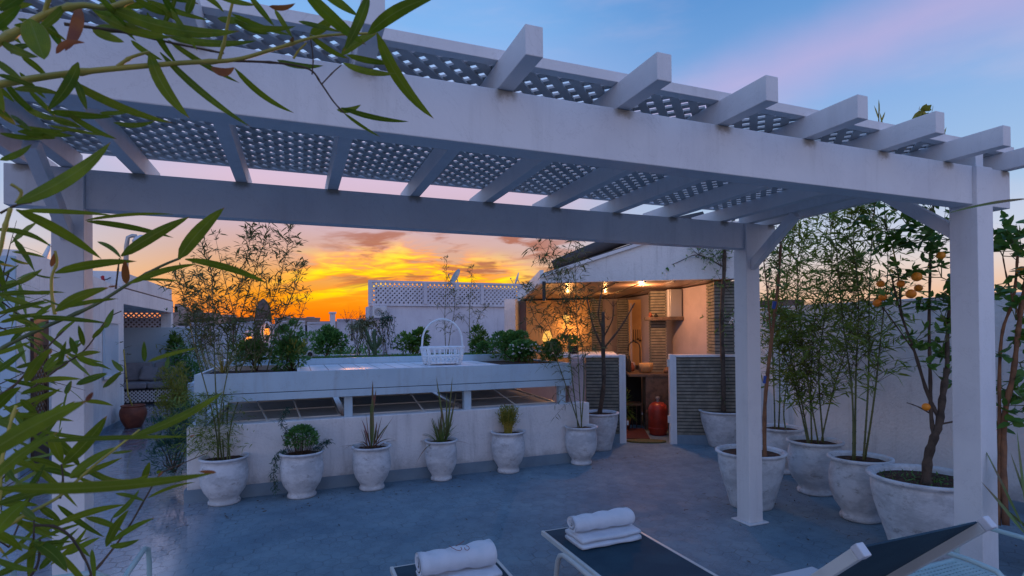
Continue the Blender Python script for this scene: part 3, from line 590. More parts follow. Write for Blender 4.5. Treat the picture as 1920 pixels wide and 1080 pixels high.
o = KB('kitchen_rug', 'terra', (-.05, .55, .35, 1.2, .002, .014), None) if False else None
M['rug'] = mat('dark_red_rug', (.10, .02, .012), .95, (.06, .012, .01), 30)
q = MB(K); q.box(-.02, .44, .32, 1.25, .002, .014); tag(q.build('kitchen_rug', M['rug']), 'dark red rug on the kitchen floor behind the coir mat', 'rug')
for i, (s_, t_, z_, h, r, mt, nm, lb_) in enumerate(((.20, 1.9, .974, .26, .033, 'dark', 'bottle', 'dark oil bottle at the back of the counter'), (.29, 1.75, .974, .16, .045, 'terra', 'jar', 'squat red brown jar behind the bottles'), (.12, 2.5, .974, .22, .05, 'metal', 'kettle', 'steel kettle at the far end of the counter'), (.85, 1.3, .976, .10, .06, 'wood', 'wooden_bowl', 'wooden bowl at the right end of the countertop'), (1.02, 1.32, .976, .18, .035, 'ochre', 'jar', 'tall mustard jar at the right end of the countertop'), (.60, 1.5, 1.962, .09, .03, 'terra', 'cup', 'small red cup on the left end of the mantel shelf'), (.70, 1.5, 1.962, .06, .035, 'dark', 'cup', 'dark cup in the middle of the mantel shelf'), (.05, 1.6, .431, .2, .07, 'ochre', 'basket', 'small straw basket on the lower kitchen shelf'), (.20, 1.9, .431, .16, .06, 'terra', 'crock', 'red clay crock on the lower kitchen shelf'), (.02, 2.3, .431, .24, .05, 'metal', 'canister', 'steel canister at the back of the lower kitchen shelf'))):
    vaselike(nm, lb_, nm.replace('_', ' '), K(s_, t_, z_), [(r*.7, 0), (r, h*.08), (r, h*.6), (r*.55, h*.82), (r*.45, h), (r*.4, h*.99)], mt)
t = thing('potted_herb', 'leafy dark herb plant crowding the left side of the kitchen gateway', 'houseplant', K(.10, 1.15, 0)); p = K(.10, 1.15, 0)
q = MB(); q.lathe([(.08, 0), (.12, .2), (.125, .21)], p, 14); q.build('pot', M['terra'], t, smooth=True); q = MB()
for i in range(260):
    a = rnd(0, 6.28); e = rnd(-.2, 1.4); d = Vector((cos(a)*cos(e), sin(a)*cos(e), sin(e))); q.leaf(p+Vector((0, 0, .28))+Vector((d.x*.16, d.y*.16, d.z*.45))*rnd(.2, 1), d, (-sin(a), cos(a), 0), .11, .02, .5)
q.build('foliage', M['lcit'], t)
t = thing('hanging_utensils', 'row of dark utensils hanging on the ochre recess behind the tap', 'utensils', K(.49, 3.2, 1.6)); 
for i in range(5):
    q = MB(); p = K(.40+i*.045, 3.2, 1.75); q.tube([p, p+Vector((0, 0, -.18-.03*(i % 3)))], .006, 5); q.ball(p+Vector((0, 0, -.2-.03*(i % 3))), .026, 6, .7); q.build('utensil', M['black'], t)
# ------------------------------------------------------------------ building along the left side of the passage
lb = thing('side_building', 'white rendered building with a curved parapet along the left passage', 'building', (-5, 11, 0))
def profile_wall(name, mt, x0, x1, ys, zs, par):
    q = MB(); k = len(ys); vs = [(x, y, 0) for x in (x0, x1) for y in (ys[0], ys[-1])]
    poly = [(ys[0], 0)]+list(zip(ys, zs))+[(ys[-1], 0)]; kk = len(poly)
    q.add([(x0, y, z) for y, z in poly]+[(x1, y, z) for y, z in poly], [tuple(range(kk)), tuple(range(2*kk-1, kk-1, -1))]+[((i+1) % kk, i, kk+i, kk+(i+1) % kk) for i in range(kk)])
    return q.build(name, M[mt], par)
profile_wall('wall', 'stucco', -7.5, -3.17, [8.45, 9, 9.8, 10.6, 11.4, 12.2, 12.9], [2.78, 2.79, 2.78, 2.75, 2.72, 2.68, 2.66], lb)
B('front_panel', 'bluewall', (-7.4, -3.18, 8.425, 8.447, .1, 2.70), lb)
B('skirting', 'skirt', (-3.168, -3.15, 8.45, 12.9, 0, .1), lb)
# lattice door, pilaster, blue window recess
dr = thing('lattice_door', 'dark wooden door with diamond lattice in the left white wall', 'door', (-3.15, 9.03, 0))
m = MB(); m.box(-3.168, -3.13, 8.80, 8.86, 0, 1.95); m.box(-3.168, -3.13, 9.2, 9.26, 0, 1.95); m.box(-3.168, -3.13, 8.86, 9.2, 1.6, 1.95); m.box(-3.168, -3.13, 8.86, 9.2, 0, .7); m.build('frame', M['darkwood'], dr, bevel=.003)
m = MB(); lattice(m, 8.86, 9.2, .7, 1.6, .07, .02, .01, lambda y, z, d: (-3.160+d, y, z)); m.build('lattice', M['wood'], dr)
B('pilaster', 'stucco', (-3.172, -3.08, 9.45, 9.62, 0, 1.95), lb, .01); B('pilaster', 'bluewall', (-3.172, -3.10, 9.75, 9.95, 0, 1.95), lb, .01)
m = MB(); m.box(-3.165, -3.135, 11.62, 12.42, 1.0, 1.95); wn_ = m.build('window', M['bluewall'], lb)
m = MB(); m.box(-3.134, -3.11, 11.58, 12.46, 1.95, 1.99); m.box(-3.134, -3.09, 11.58, 12.46, .96, 1.0); m.build('sill', M['stucco'], wn_)
# porch beyond it with the sofa
m = MB(); m.box(-6, -3.17, 12.9, 17.6, 2.35, 2.66); m.box(-6, -3.2, 12.95, 17.6, 2.69, 3.0); m.build('porch_roof', M['stucco'], lb, bevel=.01)
m = MB(); m.box(-6, -3.18, 12.92, 17.6, 2.661, 2.689); m.build('shadow_joint', M['groove'], lb)
m = MB(); m.box(-6, -3.425, 17.5, 17.55, 1.951, 2.22); m.build('backing_board', M['citydark'], lb)
B('pier', 'stucco', (-3.42, -3.17, 17.35, 17.6, 0, 2.34), lb, .01)
m = MB(); lattice(m, -6, -3.42, 1.95, 2.35, .085, .04, .01, lambda x, z, d: (x, 17.40+d, z)); m.build('lattice_screen', M['stucco_far'], lb)
m = MB(); m.box(-6, -5.9, 12.9, 17.4, 0, 2.35); m.build('inner_wall', M['bluewall'], lb)
sw = MB(); sw.box(-6, -2.45, 17.25, 17.38, 0, 1.95); o = sw.build('screen_wall', M['bluewall'], bevel=.01); tag(o, 'pale blue rendered wall behind the sofa at the end of the passage', 'wall')
sf = thing('sofa', 'grey cushioned outdoor sofa on a white lattice base at the end of the passage', 'sofa', (-3.9, 16.7, 0))
m = MB(); lattice(m, -5.3, -2.62, .06, .36, .06, .025, .008, lambda x, z, d: (x, 16.26+d, z)); m.build('lattice_base', M['paint'], sf)
m = MB(); m.box(-5.3, -2.62, 16.24, 16.27, 0, .06); m.box(-5.3, -2.62, 16.24, 16.27, .36, .40); m.box(-2.65, -2.6, 16.24, 17.1, 0, .40); m.box(-5.3, -2.7, 16.3, 17.1, .0, .38); m.build('base_frame', M['dark'], sf)
for i in range(3):
    q = MB(); q.box(-5.3+i*.9, -4.42+i*.9, 16.22, 16.9, .40, .55); q.build('seat_cushion', M['cushion'], sf, bevel=.04)
    q = MB(); q.bar((-4.86+i*.9, 16.86, .55), (-4.86+i*.9, 17.0, 1.02), .86, .16, (0, 1, 0)); q.build('back_cushion', M['cushion'], sf, bevel=.05)
for i, x in enumerate((-3.6, -3.05)):
    q = MB(); q.bar((x, 16.7, .56), (x+.05, 16.82, .92), .38, .13, (0, 1, 0)); o = q.build('cushion', M['cushion'], bevel=.05); tag(o, ('left' if i == 0 else 'right')+' loose grey scatter cushion on the far sofa', 'cushion', 'scatter cushions on the sofa')
# dish behind the left parapet, lamp on a curved pole, cable
def dish(name, label, c, r, dirv, mt='plastic', group='satellite dishes'):
    t = thing(name, label, 'satellite dish', c, group); c = Vector(c); d = Vector(dirv).normalized(); u = d.cross(Vector((0, 0, 1))).normalized(); w = u.cross(d)
    q = MB(); rings = [(0, 0), (.4, .03), (.7, .085), (1, .17)]
    vs = []; fs = []
    for a, (k, h) in enumerate(rings):
        for j in range(20):
            A = 2*pi*j/20; vs.append(c+(u*cos(A)+w*sin(A))*r*max(k, .01)+d*r*h)
    for a in range(3):
        for j in range(20): fs.append((a*20+j, a*20+(j+1) % 20, (a+1)*20+(j+1) % 20, (a+1)*20+j))
    q.add(vs, fs); o = q.build('reflector', M[mt], t, smooth=True); sl = o.modifiers.new('solid', 'SOLIDIFY'); sl.thickness = .02
    q = MB(); q.tube([c-w*r*.95+d*.15*r, c-w*r*.2+d*r*.95], .012, 6); q.ball(c-w*r*.15+d*r*.95, .035, 6); q.build('feed_arm', M['metal'], t)
    q = MB(); q.tube([c-d*.02, c-d*.08-Vector((0, 0, .1)), c-d*.08-Vector((0, 0, r+.35))], .02, 6); q.build('mast', M['metal'], t)
dish('satellite_dish', 'pale satellite dish rising behind the left curved parapet', AX(82, 500, -4.2), .42, (-.9, -.4, .35))
p = AT(240, 540, 14.0); sl_ = thing('roof_lamp', 'lamp with a curved swan neck on a thin pole above the left building', 'lamp', p)
q = [AT(a, b, 14.0) for a, b in ((236, 545), (236, 500), (237, 462), (240, 445), (248, 442), (257, 443))]
m = MB(); m.tube(q, [.05, .05, .045, .04, .04, .04], 8); m.build('pole', M['metal'], sl_, smooth=True)
m = MB(); e = q[-1]; m.lathe([(.16, -.14), (.17, -.10), (.12, -.02), (.03, .03)], e+Vector((.08, 0, 0)), 14); m.build('lamp_head', M['plastic'], sl_, smooth=True)
m = MB(); m.tube([AX(236+0, 513, -3.4), AX(225, 515, -3.4), AX(210, 519, -3.4), AX(200, 524, -3.4), AX(192, 524, -3.4)], .012, 5); o = m.build('slack_cable', M['black']); tag(o, 'black cable lying slack over the left parapet', 'cable')
m = MB()
for i in range(7): m.leaf(AX(196, 524, -3.38), (rnd(-.1, .1), rnd(-1, .4), rnd(-.8, .4)), (0, .2, 1), .2, .09, .3)
o = m.build('red_rag', M['redcloth']); tag(o, 'scrap of red cloth caught on the cable above the left wall', 'cloth')

# ------------------------------------------------------------------ far side of the terrace
fb_ = thing('lattice_topped_building', 'white building with a diamond lattice screen along its roof beyond the planter', 'building', (5.4, 22, 0))
m = MB(); m.box(2.42, 9.4, 20, 21.2, -9, 2.72); m.build('wall', M['stucco_far'], fb_)
m = MB(); m.box(2.36, 2.418, 19.96, 20.3, -9, 2.68); m.build('corner_pier', M['stucco_far'], fb_)
m = MB(); m.box(2.38, 8.6, 19.93, 20.02, 2.722, 2.80); m.box(2.38, 8.6, 19.93, 20.02, 3.55, 3.63); m.build('screen_rail', M['stucco_far'], fb_)
for x in (2.38, 4.35, 5.55, 6.55, 8.12, 8.5):
    m = MB(); m.box(x, x+.12, 19.90, 20.04, 2.80, 3.55); m.build('screen_post', M['stucco_far'], fb_)
m = MB(); lattice(m, 2.5, 8.5, 2.8, 3.55, .115, .062, .02, lambda x, z, d: (x, 19.94+d, z)); m.build('lattice_screen', M['stucco_far'], fb_)
m = MB(); m.box(2.75, 8.4, 20.9, 21.05, 2.73, 3.50); m.build('back_screen', M['citydark'], fb_)
ac = thing('air_conditioner', 'white air conditioner box under the lattice at the left corner of the far building', 'air conditioner', (2.72, 19.85, 2.25))
m = MB(); m.box(2.50, 2.98, 19.68, 19.98, 2.28, 2.70); m.build('casing', M['plastic'], ac, bevel=.02)
m = MB(); 
for r in (.13, .1, .07, .04): m.tube([(2.68+r*cos(a*.4), 19.672, 2.49+r*sin(a*.4)) for a in range(17)], .006, 4)
m.build('fan_grille', M['metal'], ac)
dish('satellite_dish', 'round satellite dish tilted above the middle of the lattice screen', AY(855, 520, 20.6), .33, (-.93, -.12, .45), 'metal')
dish('satellite_dish', 'thin edge-on satellite dish between the far building and the pavilion roof', AY(970, 524, 22), .30, (-.9, .25, .3), 'plastic')
pw = thing('parapet_wall', 'far white parapet wall in panels with narrow gaps under the sunset', 'wall', (0, 18, 0))
ed = [AY(px, 600, 18).x for px in (317, 356, 359, 392, 396, 435, 439, 478, 482, 520, 524, 572, 576, 628, 632, 658, 662, 700)]
tops = [1.95, 2.05, 2.0, 2.08, 2.0, 2.1, 2.05, 2.15, 2.12]
for i in range(9):
    a, b = ed[2*i], ed[2*i+1]; q = MB(); q.box(a, b, 18, 18.15, 0, tops[i]); q.box(a, b, 17.97, 18.18, tops[i]+.001, tops[i]+.05); q.build('panel', M['stucco_far'], pw)
m = MB(); m.box(ed[0], ed[-1], 17.95, 17.998, 0, 1.5); m.build('base_wall', M['stucco_far'], pw)
p = AY(623, 600, 17.9).x; m = MB(); m.box(p-.07, p+.07, 17.6, 17.9, 0, 2.35); m.box(p-.1, p+.1, 17.57, 17.93, 2.351, 2.40); o = m.build('wall_pillar', M['stucco_far']); tag(o, 'short square pillar rising above the far parapet left of the lattice building', 'pillar')
# city silhouettes
def bld(name, label, px0, px1, ytop, Yd, extra=None, mt='citydark', group='distant buildings on the skyline'):
    a, b = AY(px0, ytop, Yd), AY(px1, ytop, Yd); t = thing(name, label, 'building', ((a.x+b.x)/2, Yd+4, -9), group)
    q = MB(); q.box(a.x, b.x, Yd, Yd+8, -9, a.z); q.build('wall', M[mt], t)
    q = MB(); q.box(a.x-.03, b.x+.03, Yd-.03, Yd+8.03, a.z+.001, a.z+.12); q.build('cornice', M[mt], t)
    q = MB(); wd = (b.x-a.x)
    for i in range(max(1, int(wd/1.6))):
        for j in range(3): q.box(a.x+.5+i*1.6, a.x+1.2+i*1.6, Yd-.03, Yd-.005, a.z-1.6-j*2.6, a.z-.6-j*2.6)
    q.build('window', M['dark'], t)
    if extra: extra(t, a, b, Yd)
def boxes(*L):
    def f_(t, a, b, Yd):
        q = MB()
        for px0, px1, yt in L:
            c, d = AY(px0, yt, Yd+1), AY(px1, yt, Yd+1); q.box(c.x, d.x, Yd+1, Yd+3, a.z, c.z)
        q.build('rooftop_block', M['city'], t)
    return f_
bld('flat_roofed_house', 'flat roofed house with a small pale rooftop block at the left of the skyline', 318, 400, 589, 42, boxes((327, 345, 574), (328, 333, 570)), 'city')
bld('flat_roofed_house', 'dark distant house with a stepped roof behind the bamboo', 398, 470, 597, 60, boxes((420, 440, 590)))
bld('flat_roofed_house', 'long low distant house right of the arched turret', 515, 600, 598, 55, boxes((530, 545, 593), (575, 590, 594)), 'city')
bld('flat_roofed_house', 'distant house low on the skyline left of the lattice building', 596, 700, 605, 48, boxes((640, 668, 598)), 'city')
bld('flat_roofed_house', 'faint low house far right beyond the boundary wall', 1400, 1560, 592, 70, None, 'city')
def turret(px, ytop, ybot, wpx, Yd, label, cat='turret', slats=True):
    c = AY(px, ybot, Yd); top = AY(px, ytop, Yd).z; r = (AY(px+wpx/2, ybot, Yd).x-c.x); t = thing('arched_turret', label, cat, (c.x, Yd, c.z)); h = top-c.z; q = MB()
    q.lathe([(r, 0), (r, h*.5), (r*.96, h*.62), (r*.8, h*.78), (r*.5, h*.92), (r*.12, h)], (c.x, Yd, c.z), 18); q.build('body', M['citydark'], t, smooth=True)
    q = MB()
    for i in range(7): q.lathe([(r*1.05, h*(.04+.075*i)), (r*1.05, h*(.07+.075*i))], (c.x, Yd, c.z), 18)
    q.build('louvre', M['city'], t)
    q = MB(); q.box(c.x-r*.9, c.x+r*.9, Yd-r*.9, Yd+r*.9, -9 if Yd > 25 else 0, c.z); q.build('base', M['citydark'], t)
turret(494, 560, 640, 32, 17.4, 'dark louvred arched turret standing behind the tall bamboo')
turret(372, 578, 600, 22, 40, 'small dark domed turret on the left skyline')
# lantern posts with lit bulbs, spotlight
def lantern(px, py, Yd, label, h=.42, r=.13):
    c = AY(px, py, Yd); t = thing('garden_lantern', label, 'lantern', (c.x, Yd, 1.0 if c.z > 1.2 else 0), 'white frame lanterns by the far wall')
    q = MB(); q.ball(c, r*.55, 8); q.build('bulb', M['bulb'], t, smooth=True)
    q = MB()
    for j in range(6):
        a = j*pi/3; q.tube([(c.x+r*k*cos(a), Yd+r*k*sin(a), c.z+z) for k, z in ((.25, -.3), (.75, -.17), (1, 0), (.8, .13), (.15, .22))], .012, 4)
    q.tube([(c.x, Yd, .6), (c.x, Yd, c.z-.28)], .03, 6); q.ball((c.x, Yd, c.z-.28), .06, 6); q.build('frame', M['plastic'], t)
    L = bpy.data.lights.new('lantern_light', 'POINT'); L.energy = 1.2; L.color = (1, .4, .1); L.shadow_soft_size = 0
    o = bpy.data.objects.new('lantern_light', L); COL.objects.link(o); o.parent = t; o.location = (0, -.25, c.z-t.location.z)
lantern(501, 622, 13, 'taller white frame lantern with a glowing orange bulb among the bamboo'); lantern(468, 638, 12, 'lower white frame lantern with a glowing orange bulb left of the taller one')
p = AY(581, 664, 9.0); sp_ = thing('garden_spotlight', 'small round white spotlight on the planter left of the green bush', 'spotlight', (p.x, p.y, 1.36))
m = MB(); m.tube([(p.x, p.y-.07, p.z), (p.x, p.y+.07, p.z)], .055, 16); m.build('housing', M['plastic'], sp_)
m = MB(); m.tube([(p.x, p.y-.074, p.z), (p.x, p.y-.071, p.z)], .036, 16); m.build('lens', M['black'], sp_)
m = MB(); m.box(p.x-.14, p.x+.12, p.y-.02, p.y+.05, 1.36, 1.40); m.build('bracket', M['plastic'], sp_)
# gas-lamp style bits end
# ================================================================== furniture
# wicker basket with a tall hoop handle on the tiled top
bc = Vector((1.77, 7.0, 1.302)); bk = thing('wicker_basket', 'white wicker basket with a tall hoop handle on the raised tiled top', 'basket', bc)
def oval(a, b, z, k=28, off=0): return [bc+Vector((a*cos(2*pi*i/k+off), b*sin(2*pi*i/k+off), z)) for i in range(k+1)]
m = MB()
for z, a in ((.21, .285), (.225, .29), (.115, .268), (.03, .25)): m.tube(oval(a, a*.68, z), .0105, 6)
for i in range(24):
    A = 2*pi*i/24; m.tube([bc+Vector((.25*cos(A), .17*sin(A), .03)), bc+Vector((.287*cos(A), .195*sin(A), .22))], .0075, 5)
for i in range(30):   # woven crossing bands at the bottom
    A = 2*pi*i/30; B_ = A+.30; m.tube([bc+Vector((.252*cos(A), .171*sin(A), .02)), bc+Vector((.262*cos((A+B_)/2), .178*sin((A+B_)/2), .07)), bc+Vector((.268*cos(B_), .182*sin(B_), .115))], .0065, 5)
    m.tube([bc+Vector((.252*cos(B_), .171*sin(B_), .02)), bc+Vector((.262*cos((A+B_)/2), .178*sin((A+B_)/2), .07)), bc+Vector((.268*cos(A), .182*sin(A), .115))], .0065, 5)
for A in (.7, 2.44, 3.84, 5.58): m.tube([bc+Vector((.262*cos(A), .178*sin(A), 0)), bc+Vector((.292*cos(A), .198*sin(A), .225))], .013, 6)
m.build('body', M['wicker'], bk, smooth=True)
m = MB(); m.tube([bc+Vector((-.258, 0, .05)), bc+Vector((-.272, 0, .22))]+[bc+Vector((-.265*cos(a), 0, .30+.29*sin(a))) for a in [pi*i/16 for i in range(17)]]+[bc+Vector((.272, 0, .22)), bc+Vector((.258, 0, .05))], .0125, 8)
m.build('handle', M['wicker'], bk, smooth=True)
m = MB(); m.prism([(bc.x+.25*cos(2*pi*i/24), bc.y+.17*sin(2*pi*i/24)) for i in range(24)], bc.z+.02, bc.z+.03); m.build('base', M['wicker'], bk)

# sun loungers
def lounger(x0, y0, label, back=(.70, .66), L_=1.98, W_=.62):
    t = thing('sun_lounger', label, 'sun lounger', (x0+W_/2, y0-L_/2, 0), 'sun loungers in the foreground')
    z = .335; yh = y0-1.55   # hinge
    m = MB(); m.box(x0+.018, x0+W_-.018, yh, y0-.012, z-.004, z+.004); m.build('seat_sling', M['sling'], t)
    m = MB()
    for x in (x0, x0+W_-.02): m.box(x, x+.02, yh-.02, y0, z-.022, z+.008)
    m.box(x0+.02, x0+W_-.02, y0-.012, y0, z-.02, z+.005); m.build('side_rail', M['alu'], t, bevel=.003)
    by, bz = yh-back[0], z+back[1]; a = Vector((0, yh-.03, z)); b = Vector((0, by, bz))
    d = (b-a).normalized(); nn = Vector((0, -d.z, d.y)); nn = nn if nn.z > 0 else -nn
    m = MB(); m.add([Vector((x, p.y, p.z))+nn*k for p in (a, b) for x in (x0+.022, x0+W_-.022) for k in (.012, .018)], [(0, 2, 3, 1), (4, 5, 7, 6), (0, 1, 5, 4), (2, 6, 7, 3), (0, 4, 6, 2), (1, 3, 7, 5)])
    bs = m.build('back_sling', M['sling'], t)
    for x in (x0+.005, x0+W_-.005):
        m = MB(); m.bar((x, a.y, a.z), (x, b.y, b.z), .028, .036, nn); br_ = m.build('back_rail', M['alu'], t, bevel=.003)
        m = MB(); m.bar(Vector((x, b.y, b.z))+d*.001, Vector((x, b.y, b.z))+d*.03, .032, .042, nn); m.build('end_cap', M['plastic'], br_, bevel=.004)
    for q0 in (.55, .12):
        p0 = a.lerp(b, q0); m = MB(); m.bar((x0+.02, p0.y, p0.z), (x0+W_-.02, p0.y, p0.z), .02, .02); m.build('cross_bar', M['alu'], t)
    for x in (x0-.012, x0+W_+.012):   # bent tube legs with a long run under the rail
        for sy, yy in ((1, y0-.30), (-1, y0-1.55)):
            pts = [(x, yy+sy*.07, .0), (x, yy+sy*.05, .12), (x, yy+sy*.02, .24), (x, yy-sy*.015, .29), (x, yy-sy*.07, .312), (x, yy-sy*.20, .316), (x, yy-sy*.55, .314)]
            m = MB(); m.tube(pts, .0165, 10); m.build('leg', M['alu'], t, smooth=True)
    return t
lounger(1.555, 3.46, 'dark sling sun lounger with a raised back and towels nearest its centre right', back=(.745, .695))
lounger(.50, 3.27, 'dark sling sun lounger in the bottom centre under the embroidered towel', back=(.62, .60))
# towels: a roll on a folded one
def towelroll(c, L_, r, ang, label, bow=.0, sq=.85, seed=0, fat=None):
    t = thing('towel', label, 'towel', c, 'rolled white towels on the loungers'); c = Vector(c)
    ex = Vector((cos(ang), sin(ang), 0)); ey = Vector((-sin(ang), cos(ang), 0)); q = MB(); turns = 2.3; k = 90; th = r/turns*.66
    outer = []; inner = []
    for i in range(k+1):
        a = i/k*turns*2*pi; rr = r*(.16+.84*i/k); outer.append((rr*cos(a-2.93), rr*sin(a-2.93))); ri = max(rr-th, .001); inner.append((ri*cos(a-2.93), ri*sin(a-2.93)))
    ns = 18; vs = []
    for j in range(ns+1):
        u = j/ns-.5; w = 1+bow*((2*u)**2-.45)+.02*sin(u*17+seed); edge = .93 if j in (0, ns) else 1
        if fat: w *= 1+fat*u
        for (a, b) in outer: vs.append(c+ex*(u*L_)+ey*a*w*edge+Vector((0, 0, r*sq+b*w*sq*edge+.004*sin(u*23+a*40))))
        for (a, b) in inner: vs.append(c+ex*(u*L_*.985)+ey*a*w*edge+Vector((0, 0, r*sq+b*w*sq*edge)))
    K2 = 2*(k+1); fs = []
    for j in range(ns):
        for i in range(k):
            fs.append((j*K2+i, j*K2+i+1, (j+1)*K2+i+1, (j+1)*K2+i)); fs.append((j*K2+k+1+i+1, j*K2+k+1+i, (j+1)*K2+k+1+i, (j+1)*K2+k+1+i+1))
        fs.append((j*K2+k, j*K2+2*k+1, (j+1)*K2+2*k+1, (j+1)*K2+k)); fs.append((j*K2+k+1, j*K2, (j+1)*K2, (j+1)*K2+k+1))
    for j in (0, ns):
        for i in range(k):
            f_ = (j*K2+i, j*K2+k+1+i, j*K2+k+1+i+1, j*K2+i+1); fs.append(f_ if j else tuple(reversed(f_)))
    q.add(vs, fs); q.build('roll', M['towel'], t, smooth=True); return t, c, ex, ey
def towelfold(c, L_, W_, H, ang, label, slope=0):
    ex = Vector((cos(ang), sin(ang), 0)); ey = Vector((-sin(ang), cos(ang), 0)); c = Vector(c); q = MB()
    hl = H/2-.001
    for lay in range(2):
        prof = []; hh = hl/2; w = W_/2-.006*lay
        for i in range(28):
            a = 2*pi*i/28; ca, sa = cos(a), sin(a); e = .55
            prof.append((w*abs(ca)**e*(1 if ca > 0 else -1), hh*abs(sa)**e*(1 if sa > 0 else -1)))
        vs = []; ns = 14
        for j in range(ns+1):
            u = j/ns-.5
            for a, b in prof:
                k_ = .96 if j in (0, ns) else 1
                vs.append(c+ex*(u*L_)+ey*(a*k_+.004*sin(u*15+lay))+Vector((0, 0, hh+lay*hl+b*k_+(0 if (b < 0 and lay == 0) else .003*sin(u*11+a*30+lay)))))
        fs = [(j*28+i, j*28+(i+1) % 28, (j+1)*28+(i+1) % 28, (j+1)*28+i) for j in range(ns) for i in range(28)]+[tuple(range(27, -1, -1)), tuple(ns*28+i for i in range(28))]
        q.add(vs, fs)
    o = q.build('folded_towel', M['towel'], smooth=True); tag(o, label, 'towel', 'folded white towels on the loungers')
a1 = .02
towelfold((1.865, 3.16, .3405), .44, .25, .075, a1, 'folded white towel under the roll on the right lounger')
towelroll((1.85, 3.165, .416), .44, .082, a1, 'plain white rolled towel on top of the stack on the right lounger', bow=.06, sq=.72, seed=1, fat=.12)
towelfold((.82, 2.92, .3405), .42, .25, .07, .04, 'folded white towel under the embroidered roll on the left lounger')
t, c, ex, ey = towelroll((.80, 2.92, .412), .42, .092, .05, 'white rolled towel with rust coloured embroidery on the left lounger', bow=.16, sq=.78, seed=3, fat=.16)
m = MB()
def onroll(u, v):   # point on the top of the roll: u along it, v round it from the top towards the viewer
    w = 1+.16*((2*u/.42)**2-.45)+.16*u/.42; r = .092*w; return c+ex*u-ey*r*sin(v)*1.01+Vector((0, 0, .092*.78+r*.78*cos(v)+.002))
m.tube([onroll(u, v) for u, v in ((-.035, .05), (-.028, .35), (-.010, .62), (.008, .72), (.020, .62), (.018, .45))], .0018, 5)
m.tube([onroll(u, v) for u, v in ((.036, .55), (.036, .72), (.048, .80), (.060, .70), (.060, .52), (.050, .42))], .0018, 5)
m.tube([onroll(u, v) for u, v in ((-.005, .25), (.02, .12), (.04, -.05), (.06, -.3))], .0018, 5)
m.build('embroidery', M['thread'], t)
# white side table between lounger and wall pots
st_ = thing('side_table', 'low white side table just showing at the bottom edge right of the lounger', 'side table', (2.43, 2.0, 0))
m = MB(); m.box(2.24, 2.62, 1.78, 2.22, .385, .41); m.build('table_top', M['plastic'], st_, bevel=.008)
for x in (2.28, 2.58):
    for y in (1.82, 2.17): q = MB(); q.box(x-.015, x+.015, y-.015, y+.015, 0, .384); q.build('leg', M['alu'], st_)
# pale mint perforated metal armchairs
def chair(loc, ang, label):
    t = thing('metal_armchair', label, 'armchair', loc, 'pale mint metal armchairs'); L0 = Vector(loc); ca, sa = cos(ang), sin(ang)
    xf = lambda x, y, z: Vector((L0.x+x*ca-y*sa, L0.y+x*sa+y*ca, L0.z+z))
    m = MB(xf)   # perforated seat: a real grid of strips
    n_ = 17; s0 = -.235; st0 = .47/n_
    for i in range(n_+1):
        m.box(s0+i*st0-.008, s0+i*st0+.008, -.235, .235, .438, .441); m.box(-.235, .235, s0+i*st0-.008, s0+i*st0+.008, .4412, .4438)
    m.build('seat', M['mint'], t)
    m = MB(xf); m.tube([(-.25, -.25, .44), (.25, -.25, .44), (.25, .25, .44), (-.25, .25, .44), (-.25, -.25, .44)], .0125, 8); m.build('seat_frame', M['mint'], t, smooth=True)
    for x in (-.27, .27):
        m = MB(xf); m.tube([(x, .26, 0), (x, .25, .3), (x, .245, .56), (x, .225, .63), (x, .16, .66), (x, -.12, .66), (x, -.22, .65), (x, -.27, .60)], .0125, 8); m.build('arm', M['mint'], t, smooth=True)
        m = MB(xf); m.tube([(x*.93, -.32, 0), (x*.93, -.27, .4), (x*.93, -.29, .6), (x*.9, -.33, .72)], .0125, 8); m.build('back_leg', M['mint'], t, smooth=True)
    m = MB(xf)
    for i in range(9): m.tube([(-.22+i*.055, -.275, .5), (-.22+i*.055, -.33, .73)], .006, 6)
    m.tube([(-.25, -.335, .72), (-.2, -.34, .75), (.2, -.34, .75), (.25, -.335, .72)], .0125, 8); m.tube([(-.25, -.275, .5), (.25, -.275, .5)], .01, 6); m.build('backrest', M['mint'], t, smooth=True)
    return t
CH1 = chair((3.08, 1.68, 0), 0, 'mint metal armchair with a perforated seat at the lower right corner')
CH2 = chair((-.97, 3.03, 0), 0, 'mint metal armchair half hidden by bamboo at the lower left')
q = MB(); q.bar((3.12, 1.52, .462), (3.20, 1.62, .485), .16, .03); o = q.build('folded_napkin', M['towel'], bevel=.01); tag(o, 'small folded white cloth lying on the perforated chair seat', 'cloth')

